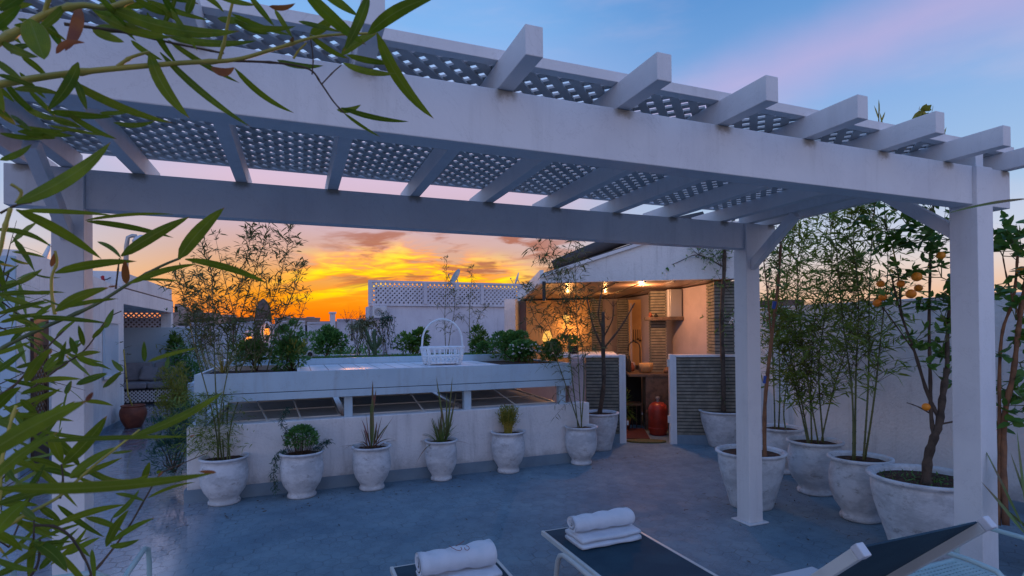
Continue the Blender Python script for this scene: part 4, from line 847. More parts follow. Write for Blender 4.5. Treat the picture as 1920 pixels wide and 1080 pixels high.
# ================================================================== pots and plants
def urn(root, c, r, h, kind='urn', soil='soil', smat=None):
    c = Vector(c); q = MB()
    if kind == 'urn': P = [(.60, 0), (.66, .012), (.67, .05), (.62, .085), (.60, .11), (.68, .17), (.84, .28), (.95, .42), (1.0, .58), (.99, .72), (.93, .86), (.90, .915), (.93, .93), (1.0, .945), (1.04, .97), (1.03, .995), (.97, 1.0), (.90, .985), (.86, .95), (.86, .90)]
    elif kind == 'tub': P = [(.58, 0), (.62, .01), (.64, .06), (.70, .2), (.80, .40), (.90, .62), (.95, .80), (.955, .90), (.94, .925), (.98, .94), (1.03, .965), (1.03, .99), (.98, 1.0), (.91, .985), (.88, .95), (.87, .9)]
    else: P = [(.55, 0), (.60, .02), (.72, .15), (.92, .38), (1.0, .6), (.97, .78), (.86, .9), (.84, .93), (.9, .95), (.92, .98), (.88, 1.0), (.80, .98), (.78, .93)]
    q.lathe([(a*r, b*h) for a, b in P], c, 36, wob=.008); po = q.build('pot', smat or M['pot'], root, smooth=True)
    q = MB(); rr = r*.86; vs = []
    for k in range(7):
        for j in range(20): a = 2*pi*j/20; x = rr*k/6; vs.append(c+Vector((x*cos(a), x*sin(a), h*.925+rnd(-.008, .012)*(k < 6))))
    q.add(vs, [(k*20+j, k*20+(j+1) % 20, (k+1)*20+(j+1) % 20, (k+1)*20+j) for k in range(6) for j in range(20)]); q.build('soil', M[soil], root)
    return po
def smoothpts(pts, n=4):
    pts = [Vector(p) for p in pts]
    if len(pts) < 3: return pts
    out = []
    for i in range(len(pts)-1):
        p0 = pts[max(i-1, 0)]; p1 = pts[i]; p2 = pts[i+1]; p3 = pts[min(i+2, len(pts)-1)]
        for j in range(n):
            t = j/n; out.append(.5*((2*p1)+(p2-p0)*t+(2*p0-5*p1+4*p2-p3)*t*t+(3*p1-p0-3*p2+p3)*t**3))
    return out+[pts[-1]]
def rdir(e0, e1, a=None):
    a = rnd(0, 2*pi) if a is None else a; e = rnd(e0, e1); return Vector((cos(a)*cos(e), sin(a)*cos(e), sin(e)))
def bamboo_culm(root, tw, lf, pts, r=.009, h0=.35, nodes=.16, blen=(.25, .5), leafL=(.07, .12), w=.012, per=5, sub=2, cm='culm', elev=(.3, 1.2), droop=.2, side=None):
    sp_ = smoothpts(pts, 5); k = len(sp_); q = MB(); q.tube(sp_, [r*(1-.75*i/(k-1)) for i in range(k)], 6)
    Ls = [0]
    for a, b in zip(sp_[:-1], sp_[1:]): Ls.append(Ls[-1]+(b-a).length)
    tot = Ls[-1]; z = nodes
    def at(s_):
        for i in range(k-1):
            if Ls[i+1] >= s_: return sp_[i].lerp(sp_[i+1], (s_-Ls[i])/max(1e-6, Ls[i+1]-Ls[i])), i
        return sp_[-1], k-2
    while z < tot*.97:   # node rings
        p, i = at(z); rr = r*(1-.75*z/tot)*1.25; d = (sp_[min(i+1, k-1)]-sp_[i]).normalized()*.004; q.tube([p-d, p+d], rr, 6); z += nodes*1.2
    o = q.build('culm', M[cm], root, smooth=True)
    z = tot*h0
    while z < tot:
        p, i = at(z); f = (z-tot*h0)/(tot*(1-h0)); bl = (blen[0]*(.5+.7*(1-f)) if f > .1 else blen[0]*.6)
        for _ in range(sub):
            d = rdir(*elev); L_ = rnd(.6, 1)*(blen[1]*(1-f)+blen[0]*f); 
            if side is not None: d = (d+Vector(side)*.5).normalized()
            e1 = p+d*L_*.5+Vector((0, 0, .02)); e2 = p+d*L_-Vector((0, 0, droop*L_*.5)); bp = smoothpts([p, e1, e2], 3); tw.tube(bp, [r*.28, r*.25, r*.2, r*.2, r*.16, r*.14, r*.1][:len(bp)], 3, cap=False)
            for m_ in range(per):
                t = rnd(.25, 1); j = min(int(t*(len(bp)-1)), len(bp)-2); b0 = bp[j].lerp(bp[j+1], t*(len(bp)-1)-j); dd = (d*rnd(.3, 1)+rdir(-.9, .7)*.9).normalized()
                LL = rnd(*leafL); lf.leaf(b0, dd, rdir(-.3, .3), LL, w*rnd(.7, 1.2)*LL/.1, droop)
        z += nodes*rnd(.6, 1.2)
    # tip
    for _ in range(per): lf.leaf(sp_[-1], rdir(.4, 1.4), rdir(-.3, .3), rnd(*leafL), w, .1)
    return o
def potted(name, label, cat, px, py, r, h, kind='urn', soil='soil', group='whitewashed clay pots with plants', smat=None, off=(0, 0)):
    b = G(px, py, 0)+Vector((off[0], off[1], 0)); t = thing(name, label, cat, b, group); urn(t, b, r, h, kind, soil, smat); return t, b, b+Vector((0, 0, h*.92))
def fin(root, tw, lf, lm='lbam', tm='twig'):
    if tw.v: tw.build('twigs', M[tm], root)
    if lf.v: lf.build('foliage', M[lm], root)
def up(b, px, py, dd=0):   # a point above base b at about the same distance from the viewer
    D = sqrt(b.x**2+b.y**2)+dd; return AT(px, py, D)
# 1 tall bamboo, far left pot
t, b, s = potted('potted_bamboo', 'tall feathery bamboo in the leftmost and most weathered urn of the low wall row', 'potted plant', 425, 937, .225, .475, off=(-.01, -.1))
tw, lf = MB(), MB()
for (x0, pts, h0) in ((-.05, ((415, 760), (450, 600), (490, 470), (505, 418)), .45), (.03, ((440, 770), (500, 640), (545, 560), (568, 500)), .5), (-.02, ((405, 740), (400, 600), (395, 500), (375, 450)), .5), (.06, ((428, 760), (470, 650), (520, 540), (545, 430)), .42), (0, ((418, 780), (430, 640), (455, 520), (470, 440)), .4), (-.06, ((402, 790), (365, 650), (345, 560), (330, 520)), .55)):
    bamboo_culm(t, tw, lf, [s+Vector((x0, rnd(-.05, .05), -.02))]+[up(b, a, c_, rnd(-.1, .3)) for a, c_ in pts], .008, h0, .085, (.16, .42), (.06, .12), .013, 8, 3, 'culm', (.2, 1.3), .15)
fin(t, tw, lf, 'lfar')
lf = MB()
for i in range(1500):   # low ferny skirt of fine leaves round the stems
    p = s+Vector((random.gauss(-.16, .16), rnd(-.15, .2), rnd(.10, .70))); d = rdir(-.6, .6); lf.leaf(p, d, rdir(-.4, .4), rnd(.05, .10), .008, .3)
lf.build('low_foliage', M['lbam'], t)
# 2 round bush with trailing shoots
t, b, s = potted('potted_bush', 'round green bush with trailing shoots in the second urn from the left', 'potted plant', 566, 925, .218, .475, off=(0, -.1))
lf, tw = MB(), MB()
for i in range(34):
    a = rnd(0, 6.28); k = rnd(.02, .1); e = s+Vector((cos(a)*k*2.0, sin(a)*k*2.0, rnd(.14, .25))); tw.tube([s+Vector((cos(a)*k, sin(a)*k, -.02)), e], .003, 4, False)
for i in range(1500):
    d = rdir(-.35, 1.5); p = s+Vector((0, 0, .16))+Vector((d.x*.165, d.y*.165, d.z*.14))*rnd(.55, 1)**.5; lf.leaf(p, (d+rdir(-.5, .5)*.9), rdir(-.5, .5), rnd(.025, .05), .013, .1)
fin(t, tw, lf, 'lbush')
lf, tw = MB(), MB()
for side, pts in ((0, ((-.16, 0, .06), (-.24, -.03, .0), (-.27, -.05, -.15), (-.26, -.05, -.33))), (1, ((.14, 0, .05), (.22, 0, .10), (.27, -.02, .13))), (2, ((-.1, 0, .2), (-.2, 0, .36), (-.13, 0, .5)))):
    sp_ = smoothpts([s+Vector(q) for q in pts], 5); tw.tube(sp_, .0025, 4, False)
    for p in sp_:
        for _ in range(18): lf.leaf(p+Vector((rnd(-.03, .03), rnd(-.03, .03), rnd(-.02, .02))), rdir(-1, .6), rdir(-.5, .5), rnd(.03, .055), .007, .3)
tw.build('trailing_stem', M['twig'], t); lf.build('trailing_foliage', M['lfern'], t)
# 3, 4 spiky blades
def blades(root, s, n_, Lr, mt, spread=.5, w=.014, droop=.5, name='blades', r0=.05):
    q = MB()
    for i in range(n_):
        a = rnd(0, 6.28); d = rdir(1.5-spread*rnd(.2, 1.6), 1.5, a); q.leaf(s+Vector((cos(a)*r0*rnd(0, 1), sin(a)*r0*rnd(0, 1), -.01)), d, (-sin(a), cos(a), 0), rnd(*Lr), w*rnd(.7, 1.2), droop*rnd(.3, 1.2)*(1-d.z*.6), 8, .3)
    q.build(name, M[mt], root)
t, b, s = potted('potted_cordyline', 'spiky red and green blades with one tall reddish spear in the third urn', 'potted plant', 697, 911, .205, .475, off=(-.01, -.1))
blades(t, s, 22, (.28, .50), 'lred', .9, .022, .9); q = MB(); q.leaf(s+Vector((.0, 0, .0)), (.02, 0, 1), (1, 0, 0), .62, .05, .0, 8, .4); q.leaf(s, (-.02, .02, 1), (1, .3, 0), .5, .035, .0, 8, .4); q.build('core_blades', M['lblade'], t)
q = MB(); q.leaf(s+Vector((.01, 0, .38)), (.02, 0, 1), (1, 0, 0), .38, .026, 0, 6); q.leaf(s+Vector((.01, 0, .38)), (.16, 0, 1), (1, 0, 0), .28, .024, 0, 6); q.leaf(s, (.5, -.2, 1), (1, 0, 0), .40, .02, .2, 8); q.leaf(s, (.9, -.2, 1), (1, .5, 0), .38, .022, .5, 8); q.build('spear', M['lred'], t)
t, b, s = potted('potted_grass', 'arching grass tuft with tall split spears in the fourth and narrowest urn', 'potted plant', 827, 894, .185, .465, off=(-.02, -.1))
blades(t, s, 44, (.25, .46), 'lblade', .8, .017, .8); blades(t, s, 9, (.3, .5), 'lred', 1.1, .017, 1.1, 'red_blades')
q = MB()
for dx, L_ in ((-.16, .82), (.12, .80), (.02, .6), (.2, .62)): q.leaf(s+Vector((.06, 0, .0)), (dx, rnd(-.1, .1), 1), (1, .3, 0), L_, .030, .02, 8, .4)
q.build('spears', M['lblade'], t)
# 5 small yellow-green bush
t, b, s = potted('potted_shrub', 'small yellow green bamboo shrub with bare lower stems in the fifth urn', 'potted plant', 952, 880, .205, .5, off=(-.03, -.1))
tw, lf = MB(), MB()
for i in range(44):
    a = rnd(0, 6.28); e = s+Vector((cos(a)*rnd(.03, .15), sin(a)*rnd(.03, .15), rnd(.2, .36))); tw.tube([s+Vector((rnd(-.04, .04), rnd(-.04, .04), -.02)), e], .004, 4, False)
    for _ in range(26): lf.leaf(e.lerp(s, rnd(0, .55))+rdir(-.5, .9)*.03, rdir(-.3, 1.4), rdir(-.4, .4), rnd(.03, .06), .009, .1)
fin(t, tw, lf, 'lyel', 'culmy')
# 6 thin tall bamboo at the end of the low wall
t, b, s = potted('potted_bamboo', 'thin airy bamboo in the urn at the right end of the low wall', 'potted plant', 1084, 862, .205, .49, off=(-.06, -.2))
tw, lf = MB(), MB()
for pts, h0 in ((((1072, 700), (1060, 600), (1045, 510), (1010, 455)), .38), (((1085, 700), (1082, 600), (1078, 500), (1080, 450)), .3), (((1060, 720), (1030, 640), (1000, 590), (985, 540)), .38), (((1095, 700), (1085, 620), (1050, 540), (1020, 480)), .45)):
    bamboo_culm(t, tw, lf, [s+Vector((rnd(-.05, .05), rnd(-.05, .05), -.02))]+[up(b, a, c_, rnd(-.1, .2)) for a, c_ in pts], .008, h0, .085, (.22, .5), (.07, .13), .012, 8, 3, 'culm', (-.3, 1.1), .3)
for i in range(5): q = smoothpts([s+Vector((0, 0, .25+.1*i)), s+Vector((-.2, -.05, .35+.1*i)), s+Vector((-.42, -.1, .2+.14*i))], 4); tw.tube(q, .002, 3, False); [lf.leaf(p, rdir(-1, .5), rdir(-.3, .3), .08, .010, .3) for p in q[3:] for _ in range(2)]
fin(t, tw, lf, 'lfar')
# 7 pruned, bare-branched tree
def tree_branches(root, segs, name='trunk', mt='bark', n=7):
    for i, (pts, r0, r1) in enumerate(segs):
        sp_ = smoothpts(pts, 5); k = len(sp_); q = MB(); q.tube(sp_, [r0+(r1-r0)*j/(k-1)+.12*r0*sin(j*2.1+i) for j in range(k)], n)
        q.build(name if i == 0 else 'limb', M[mt], root, smooth=True)
def shoots(tw, lf, p0, n_, L_, e, leafL, w, per, r=.004, droop=.1):
    for _ in range(n_):
        d = rdir(*e); l = rnd(.6, 1)*L_; q = smoothpts([p0, p0+d*l*.5+rdir(-1, 1)*.04*l, p0+d*l+rdir(-1, 1)*.08*l], 3); tw.tube(q, [r*(1-.8*i/(len(q)-1)) for i in range(len(q))], 4, False)
        for _ in range(per):
            k = rnd(.3, 1)*(len(q)-1); j = min(int(k), len(q)-2); a = q[j].lerp(q[j+1], k-j); lf.leaf(a, (d*.5+rdir(-.8, .9)).normalized(), rdir(-.4, .4), rnd(*leafL), w*rnd(.8, 1.2), droop)
t, b, s = potted('potted_tree', 'leafless pruned tree with spread branches in the stained tub left of the gate', 'potted plant', 1124, 842, .28, .54, 'tub')
f1 = up(b, 1131, 655); tree_branches(t, [([s-Vector((0, 0, .03)), up(b, 1132, 720), f1, up(b, 1131, 585)], .036, .026), ([f1, up(b, 1112, 610), up(b, 1100, 558)], .018, .008), ([f1, up(b, 1165, 612), up(b, 1190, 568)], .016, .008), ([up(b, 1131, 620), up(b, 1122, 590), up(b, 1128, 548)], .016, .008), ([up(b, 1133, 630), up(b, 1148, 600), up(b, 1150, 575)], .012, .005)])
tw, lf = MB(), MB()
for q_ in ((1150, 575), (1128, 548), (1140, 600), (1100, 560)): shoots(tw, lf, up(b, *q_), 5, .25, (.3, 1.4), (.03, .06), .008, 4)
fin(t, tw, lf, 'lfar', 'bark')
# 8 tall dark trunk right of the gate
t, b, s = potted('potted_tree', 'tall dark trunked tree wound with creeper in the tub before the brick wall', 'potted plant', 1357, 836, .335, .53, 'tub')
tree_branches(t, [([s-Vector((0, 0, .03)), up(b, 1356, 700), up(b, 1353, 600), up(b, 1358, 500), up(b, 1357, 420)], .036, .026), ([up(b, 1356, 500), up(b, 1310, 478), up(b, 1270, 492), up(b, 1205, 520)], .008, .003)])
tw, lf = MB(), MB()
for q_ in ((1357, 470), (1352, 500), (1362, 540), (1356, 600), (1357, 430), (1340, 480), (1310, 478)): shoots(tw, lf, up(b, *q_), 10, .38, (-.9, 1.2), (.04, .09), .016, 7)
for px, py in ((1205, 520), (1230, 510), (1250, 500), (1262, 494), (1290, 482), (1240, 508), (1320, 480)): 
    for _ in range(3): lf.leaf(up(b, px, py), rdir(-1.2, .6), rdir(-.5, .5), rnd(.05, .09), .035, .2)
for i in range(40): lf.leaf(up(b, 1356+rnd(-8, 8), rnd(500, 760)), rdir(-1.3, .3), rdir(-.4, .4), rnd(.04, .08), .012, .3)
fin(t, tw, lf, 'lcit', 'bark')
q = MB(); pp = up(b, 1374, 600, -.1)
for i in range(26): q.leaf(pp+rdir(-1, 1)*.03, rdir(-1, 1), rdir(-1, 1), .05, .018, .1)
q.build('blossom', M['flower'], t)
q = MB(); q.tube(smoothpts([s+Vector((-.02, -.2, .02)), s+Vector((.12, -.33, -.05)), s+Vector((.2, -.36, -.25)), s+Vector((.14, -.34, -.35))], 4), .006, 5); q.build('hose', M['black'], t)
# 9 pot behind the back post, orange-brown leaning trunk with a blue tie
t, b, s = potted('potted_tree', 'slim orange barked leaning trunk in the wide tub right behind the rear post', 'potted plant', 1409, 948, .315, .54, 'tub')
s9 = up(b, 1434, 862); tree_branches(t, [([s9-Vector((0, 0, .04)), up(b, 1434, 760), up(b, 1446, 640), up(b, 1458, 540), up(b, 1464, 455)], .020, .013), ([up(b, 1446, 640), up(b, 1440, 560), up(b, 1432, 490)], .008, .005)], mt='barkwarm')
q = MB()
for y in (565, 705): q.tube([up(b, 1453-(y-565)*.12, y, -.0), up(b, 1451-(y-565)*.12, y+14)], .021, 8)
q.build('tie', M['bluetape'], t)
tw, lf = MB(), MB()
for q_ in ((1464, 455), (1458, 500), (1440, 540), (1432, 490), (1446, 600)): shoots(tw, lf, up(b, *q_), 6, .28, (-.4, 1.3), (.05, .09), .018, 6)
fin(t, tw, lf, 'lcit', 'barkwarm')
# 10, 11, 12 the bamboos against the boundary wall
def wallbamboo(label, px, py, r, h, culms, n_per, seed, lm='lbam'):
    random.seed(seed)
    t, b, s = potted('potted_bamboo', label, 'potted plant', px, py, r, h)
    tw, lf = MB(), MB()
    for (bx, pts, h0, sub) in culms: bamboo_culm(t, tw, lf, [s+Vector((bx, rnd(-.04, .04), -.03))]+[up(b, a, c_, rnd(-.1, .35)) for a, c_ in pts], .0095, h0*.72, .085, (.22, .55), (.07, .135), .0145, n_per+4, sub+1, 'culm', (.1, 1.2), .22)
    fin(t, tw, lf, lm); return t, b, s
wallbamboo('bamboo in the urn half hidden behind the leaning trunk and rear post', 1465, 884, .25, .54, [(-.07, ((1452, 760), (1448, 640), (1450, 560), (1470, 470)), .45, 2), (.05, ((1470, 760), (1490, 620), (1500, 500), (1515, 420)), .5, 2), (.0, ((1462, 740), (1462, 600), (1480, 500), (1490, 430)), .55, 2)], 4, 3)
wallbamboo('dense leafy bamboo in the round urn at the middle of the boundary wall', 1529, 923, .262, .55, [(.02, ((1512, 700), (1500, 600), (1495, 520), (1500, 430)), .32, 3), (.08, ((1535, 700), (1545, 600), (1560, 500), (1555, 410)), .30, 3), (-.1, ((1490, 720), (1460, 640), (1450, 560)), .4, 3), (.12, ((1560, 740), (1590, 640), (1600, 560), (1610, 480)), .35, 3), (.0, ((1520, 720), (1525, 640), (1530, 580)), .3, 3), (-.04, ((1500, 740), (1480, 660), (1475, 600)), .3, 3)], 5, 5)
wallbamboo('three bare stemmed bamboo culms in the urn left of the orange tree', 1614, 972, .25, .56, [(-.06, ((1598, 740), (1580, 600), (1570, 480), (1560, 400)), .42, 2), (.04, ((1628, 720), (1630, 560), (1635, 440), (1640, 380)), .45, 2), (.09, ((1640, 740), (1655, 600), (1665, 500), (1660, 420)), .42, 2), (-.02, ((1605, 700), (1610, 560), (1600, 460), (1605, 390)), .5, 2)], 5, 9)
# 13 orange tree
def citrus(root, b, segs, tips, fruit, nsh, leafL=(.06, .105), w=.034):
    tree_branches(root, segs, 'trunk', 'bark')
    tw, lf = MB(), MB()
    for q_ in tips: shoots(tw, lf, up(b, *q_), nsh, .26, (-.5, 1.4), leafL, w, 8, .004, .12)
    tw.build('twigs', M['culm'], root); lf.build('foliage', M['lcit'], root)
    for (px, py, r_, dd) in fruit:
        q = MB(); q.ball(up(b, px, py, dd), r_, 11, .95); q.build('fruit', M['orange'], root, smooth=True)
random.seed(21)
b = Vector((4.42, 2.74, 0)); t = thing('orange_tree', 'orange tree with a crooked trunk and ripe fruit in the largest tub', 'potted plant', b, 'whitewashed clay pots with plants'); urn(t, b, .375, .60, 'tub'); s = b+Vector((0, 0, .55))
c0 = up(b, 1737, 905); V = lambda a, c_, d=0: up(b, a, c_, d)
citrus(t, b, [([c0-Vector((0, 0, .03)), V(1740, 860), V(1752, 820), V(1762, 790), V(1768, 740), V(1776, 690)], .034, .020), ([V(1752, 822), V(1746, 780), V(1744, 700), V(1742, 600), V(1745, 480, .1), V(1750, 390, .1)], .016, .006), ([V(1764, 790), V(1740, 740), V(1715, 660), V(1690, 590), V(1672, 520)], .015, .006), ([V(1776, 690), V(1778, 600, .1), V(1790, 500, .2)], .016, .008), ([V(1690, 590), V(1682, 500), V(1660, 420)], .007, .004), ([V(1764, 795), V(1790, 790)], .008, .006), ([V(1744, 775), V(1720, 762), V(1700, 755)], .006, .003), ([V(1715, 660), V(1650, 570), V(1630, 560)], .006, .003)],
       [(1750, 400), (1745, 440), (1740, 500), (1672, 530), (1690, 580), (1660, 430), (1700, 420), (1640, 400), (1740, 560), (1770, 600), (1765, 520), (1715, 640), (1765, 660), (1772, 720), (1690, 470), (1655, 480), (1725, 450), (1780, 450), (1755, 480), (1775, 640), (1760, 440), (1680, 395), (1768, 560)],
       [(1719, 519, .036, -.1), (1708, 551, .036, -.12), (1689, 532, .03, -.05), (1651, 532, .03, 0), (1655, 557, .03, -.1), (1645, 568, .032, -.1), (1764, 479, .03, -.05), (1722, 540, .03, .1), (1737, 763, .03, 0)], 4)
lf = MB()
for i in range(260): a = rnd(0, 6.28); k = rnd(.05, .31); lf.leaf(s+Vector((cos(a)*k, sin(a)*k, 0)), rdir(.2, 1.5), rdir(-.3, .3), rnd(.02, .06), .008, .3)
lf.build('weeds', M['lbush'], t, kind='stuff')
# tips of a creeper showing over the pergola
q = MB(); tt = MB(); pp = AT(1735, 215, 5.2)
tw, lf = MB(), MB(); base = V(1745, 480, .1)
tt.tube(smoothpts([V(1750, 400, .1), AT(1745, 300, 5.2), AT(1738, 212, 5.2)], 4), .006, 5, False); tt.tube(smoothpts([V(1660, 425), AT(1655, 320, 5.4), AT(1648, 235, 5.4), AT(1648, 205, 5.4)], 4), .004, 5, False)
for i in range(14): q.leaf(pp+rdir(-1, 1)*.03, rdir(-.3, 1.3), rdir(-1, 1), .08, .045, .2)
for px, py, dx in ((1648, 225, -.5), (1650, 232, .6), (1648, 215, 0), (1655, 238, -.3), (1765, 262, .6), (1772, 262, -.2)): q.leaf(AT(px, py, 5.3), (dx, 0, 1), (1, 0, 0), .12, .018, 0)
tt.build('high_shoot', M['twig'], t); q.build('high_leaves', M['lyel'], t)
# 14 tree right of the front post
b = Vector((4.95, 1.95, 0)); t = thing('citrus_tree', 'citrus tree with twin reddish stems in the tub right of the front post', 'potted plant', b, 'whitewashed clay pots with plants'); urn(t, b, .36, .50, 'tub')
c0 = up(b, 1893, 1000)
tree_branches(t, [([V(1886, 985)-Vector((0, 0, .0)), V(1882, 880), V(1884, 780), V(1900, 700), V(1912, 600), V(1925, 520)], .022, .014), ([V(1872, 985), V(1874, 850), V(1874, 700), V(1880, 620), V(1900, 560), V(1908, 480)], .013, .008), ([V(1912, 600), V(1890, 530), V(1880, 480)], .008, .004)], 'trunk', 'barkwarm')
tw, lf = MB(), MB()
for q_ in ((1880, 480), (1900, 455), (1915, 470), (1890, 530), (1915, 540), (1900, 640), (1912, 680), (1895, 740), (1885, 800), (1905, 600), (1925, 760), (1930, 440)): shoots(tw, lf, V(*q_), 4, .25, (-.6, 1.3), (.07, .12), .05, 6)
tw.build('twigs', M['culm'], t); lf.build('foliage', M['lcit'], t)
for a in ((1916, 508), (1935, 560)): q = MB(); q.ball(V(*a), .034, 10); q.build('fruit', M['orange'], t, smooth=True)
# palm-like blades beside the armchair
b = Vector((4.1, 1.35, 0)); t = thing('potted_palm', 'arching green blades of a small palm at the right edge behind the armchair', 'potted plant', b, 'whitewashed clay pots with plants'); urn(t, b, .22, .40, 'urn')
q = MB()
for (bx, by, tx, ty, w_) in ((1925, 1000, 1836, 830, .035), (1930, 1010, 1828, 905, .03), (1935, 960, 1890, 850, .05), (1930, 980, 1905, 800, .04), (1940, 1000, 1862, 960, .03), (1945, 990, 1925, 860, .04)):
    a = up(b, bx, by, -.1); e = up(b, tx, ty, rnd(-.2, .1)); q.leaf(a, e-a+Vector((0, 0, .10)), (e-a).cross(Vector((0, 1, .2))), (e-a).length*1.08, w_, .12, 10, .35)
for i in range(26): q.leaf(b+Vector((rnd(-.05, .05), rnd(-.05, .05), .38)), rdir(.5, 1.4), rdir(-.2, .2), rnd(.3, .55), .03, .4, 8, .3)
q.build('blades', M['lblade'], t)
# terracotta pot with a stake in the passage
b = G(250, 801); t = thing('terracotta_pot', 'round terracotta pot with a leaning cane in the left passage', 'potted plant', b); urn(t, b, .22, .42, 'ball', smat=M['terra'])
q = MB(); q.tube([b+Vector((0, 0, .36)), AT(240, 740, b.xy.length), AT(232, 655, b.xy.length)], .012, 6); q.build('cane', M['culmy'], t)
tw, lf = MB(), MB()
for i in range(8): shoots(tw, lf, AT(233+rnd(-3, 3), 640+i*12, b.xy.length), 1, .16, (-.6, 1), (.05, .09), .018, 4)
fin(t, tw, lf, 'lfar')
q = MB(); p = G(270, 797); q.box(p.x-.07, p.x+.08, p.y-.1, p.y+.1, 0, .05); 

q = MB(); random.seed(77)  # dark leaf specks added mostly at the pot feet, in place of contact shadow
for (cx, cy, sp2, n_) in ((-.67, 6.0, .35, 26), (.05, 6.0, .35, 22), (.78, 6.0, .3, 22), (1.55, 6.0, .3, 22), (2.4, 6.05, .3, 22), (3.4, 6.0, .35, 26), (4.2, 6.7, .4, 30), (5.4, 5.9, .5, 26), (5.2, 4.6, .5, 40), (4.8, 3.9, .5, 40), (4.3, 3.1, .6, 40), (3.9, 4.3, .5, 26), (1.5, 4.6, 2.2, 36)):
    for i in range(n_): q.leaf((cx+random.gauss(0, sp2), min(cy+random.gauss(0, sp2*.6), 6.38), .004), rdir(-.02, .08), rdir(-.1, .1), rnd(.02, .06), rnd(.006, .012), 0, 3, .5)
o = q.build('contact_shade_leaves', M['leafshade'], kind='stuff'); o['label'] = 'small dry leaves and soil crumbs added round the pots in place of contact shadow'; o['category'] = 'leaf litter'
# ------------------------------------------------------------------ planting on and behind the roof light housing
def crown(name, label, c, rx, ry, rz, n_, leafL, w, mt, cat='bush', stem=True, lumps=7, group=None, elev=(-.3, 1.4)):
    c = Vector(c); t = thing(name, label, cat, c, group); lf, tw = MB(), MB()
    cen = [(Vector((rnd(-.55, .55)*rx, rnd(-.5, .5)*ry, rz*rnd(.25, 1.1))), rnd(.35, .6)) for _ in range(lumps)]
    for L_, k in cen: tw.tube([c+Vector((rnd(-.02, .02), rnd(-.02, .02), 0)), c+L_*.6+Vector((rnd(-.03, .03), 0, 0)), c+L_], [.008, .006, .003], 5, False)
    for i in range(n_):
        L_, k = cen[i % lumps]; d = rdir(-.8, 1.5); p = c+L_+Vector((d.x*rx, d.y*ry, d.z*rz))*k*rnd(.5, 1)**.5
        if p.z < c.z+.01: p.z = c.z+rnd(.01, .05)
        lf.leaf(p, (d+rdir(*elev)*.8), rdir(-.6, .6), rnd(*leafL), w*rnd(.7, 1.2), .1)
    tw.build('stems', M['twig'], t); lf.build('foliage', M[mt], t); return t
def P8(px, py, y): return AY(px, py, y)
random.seed(33)
a = P8(613, 672, 8.5); crown('round_bush', 'dense bright green succulent bush behind the tiled top, left of the cactus', (a.x, 8.5, 1.36), .34, .24, .30, 2200, (.03, .06), .024, 'lbush')
a = P8(775, 668, 8.6); crown('round_bush', 'dark leathery bush behind the left side of the basket', (a.x, 8.6, 1.36), .28, .2, .29, 1300, (.04, .075), .030, 'lcit')
a = P8(548, 690, 7.2); crown('leafy_shrub', 'bushy shrub with yellow tips on the left soil bed beside the tiled top', (a.x, 7.2, 1.27), .22, .2, .38, 1500, (.05, .085), .02, 'lbush')
q = MB()
for i in range(60): q.leaf(Vector((a.x+rnd(-.05, .15), 7.1+rnd(-.1, .1), 1.45+rnd(0, .15))), rdir(.3, 1.4), rdir(-.4, .4), .09, .018, .1)
o = q.build('yellow_tuft', M['lyel']); tag(o, 'tuft of yellow green new leaves at the front of the left soil bed', 'plant')
a = P8(480, 690, 7.3); crown('low_shrub', 'dark low shrub on the left soil bed beneath the lanterns', (a.x, 7.4, 1.27), .30, .2, .24, 1200, (.04, .07), .022, 'lcit')
a = P8(975, 676, 7.3); fw = crown('flowering_bush', 'bush with small white flower heads on the right soil bed', (a.x, 7.35, 1.285), .29, .3, .22, 2000, (.035, .065), .026, 'lbush')
q = MB()
for i in range(34):
    p = Vector((a.x+rnd(-.22, .2), 7.05+rnd(-.08, .12), 1.285+rnd(.12, .26)))
    for _ in range(9): q.leaf(p, rdir(.1, 1.5), rdir(-1, 1), .022, .014, .1)
q.build('flowers', M['flower'], fw)
a = P8(940, 668, 7.9); crown('round_bush', 'leafy green bush right of the basket behind the flowering bush', (a.x+.1, 7.7, 1.285), .40, .2, .30, 1800, (.04, .07), .026, 'lbush')
a = P8(1045, 682, 6.9); crown('round_bush', 'dark green bush at the right end of the soil bed', (a.x, 6.95, 1.285), .24, .2, .25, 1500, (.035, .06), .022, 'lcit')
a = P8(900, 668, 8.4); crown('leafy_shrub', 'upright dark shrub just right of the basket handle', (a.x, 8.45, 1.36), .22, .15, .30, 1200, (.04, .09), .018, 'lcit')
# ground cover strip
q = MB()
for i in range(2600): q.leaf((rnd(-.8, 3.25), rnd(7.95, 8.35), 1.36), rdir(.3, 1.5), rdir(-.4, .4), rnd(.03, .09), .012, .2)
o = q.build('ground_cover', M['lbush'], kind='stuff'); o['label'] = 'strip of low green ground cover along the back planter'; o['category'] = 'ground cover'
crown('leafy_shrub', 'low leafy plant behind the right side of the basket', (P8(915, 668, 8.2).x, 8.15, 1.36), .25, .15, .16, 900, (.03, .06), .02, 'lbush')
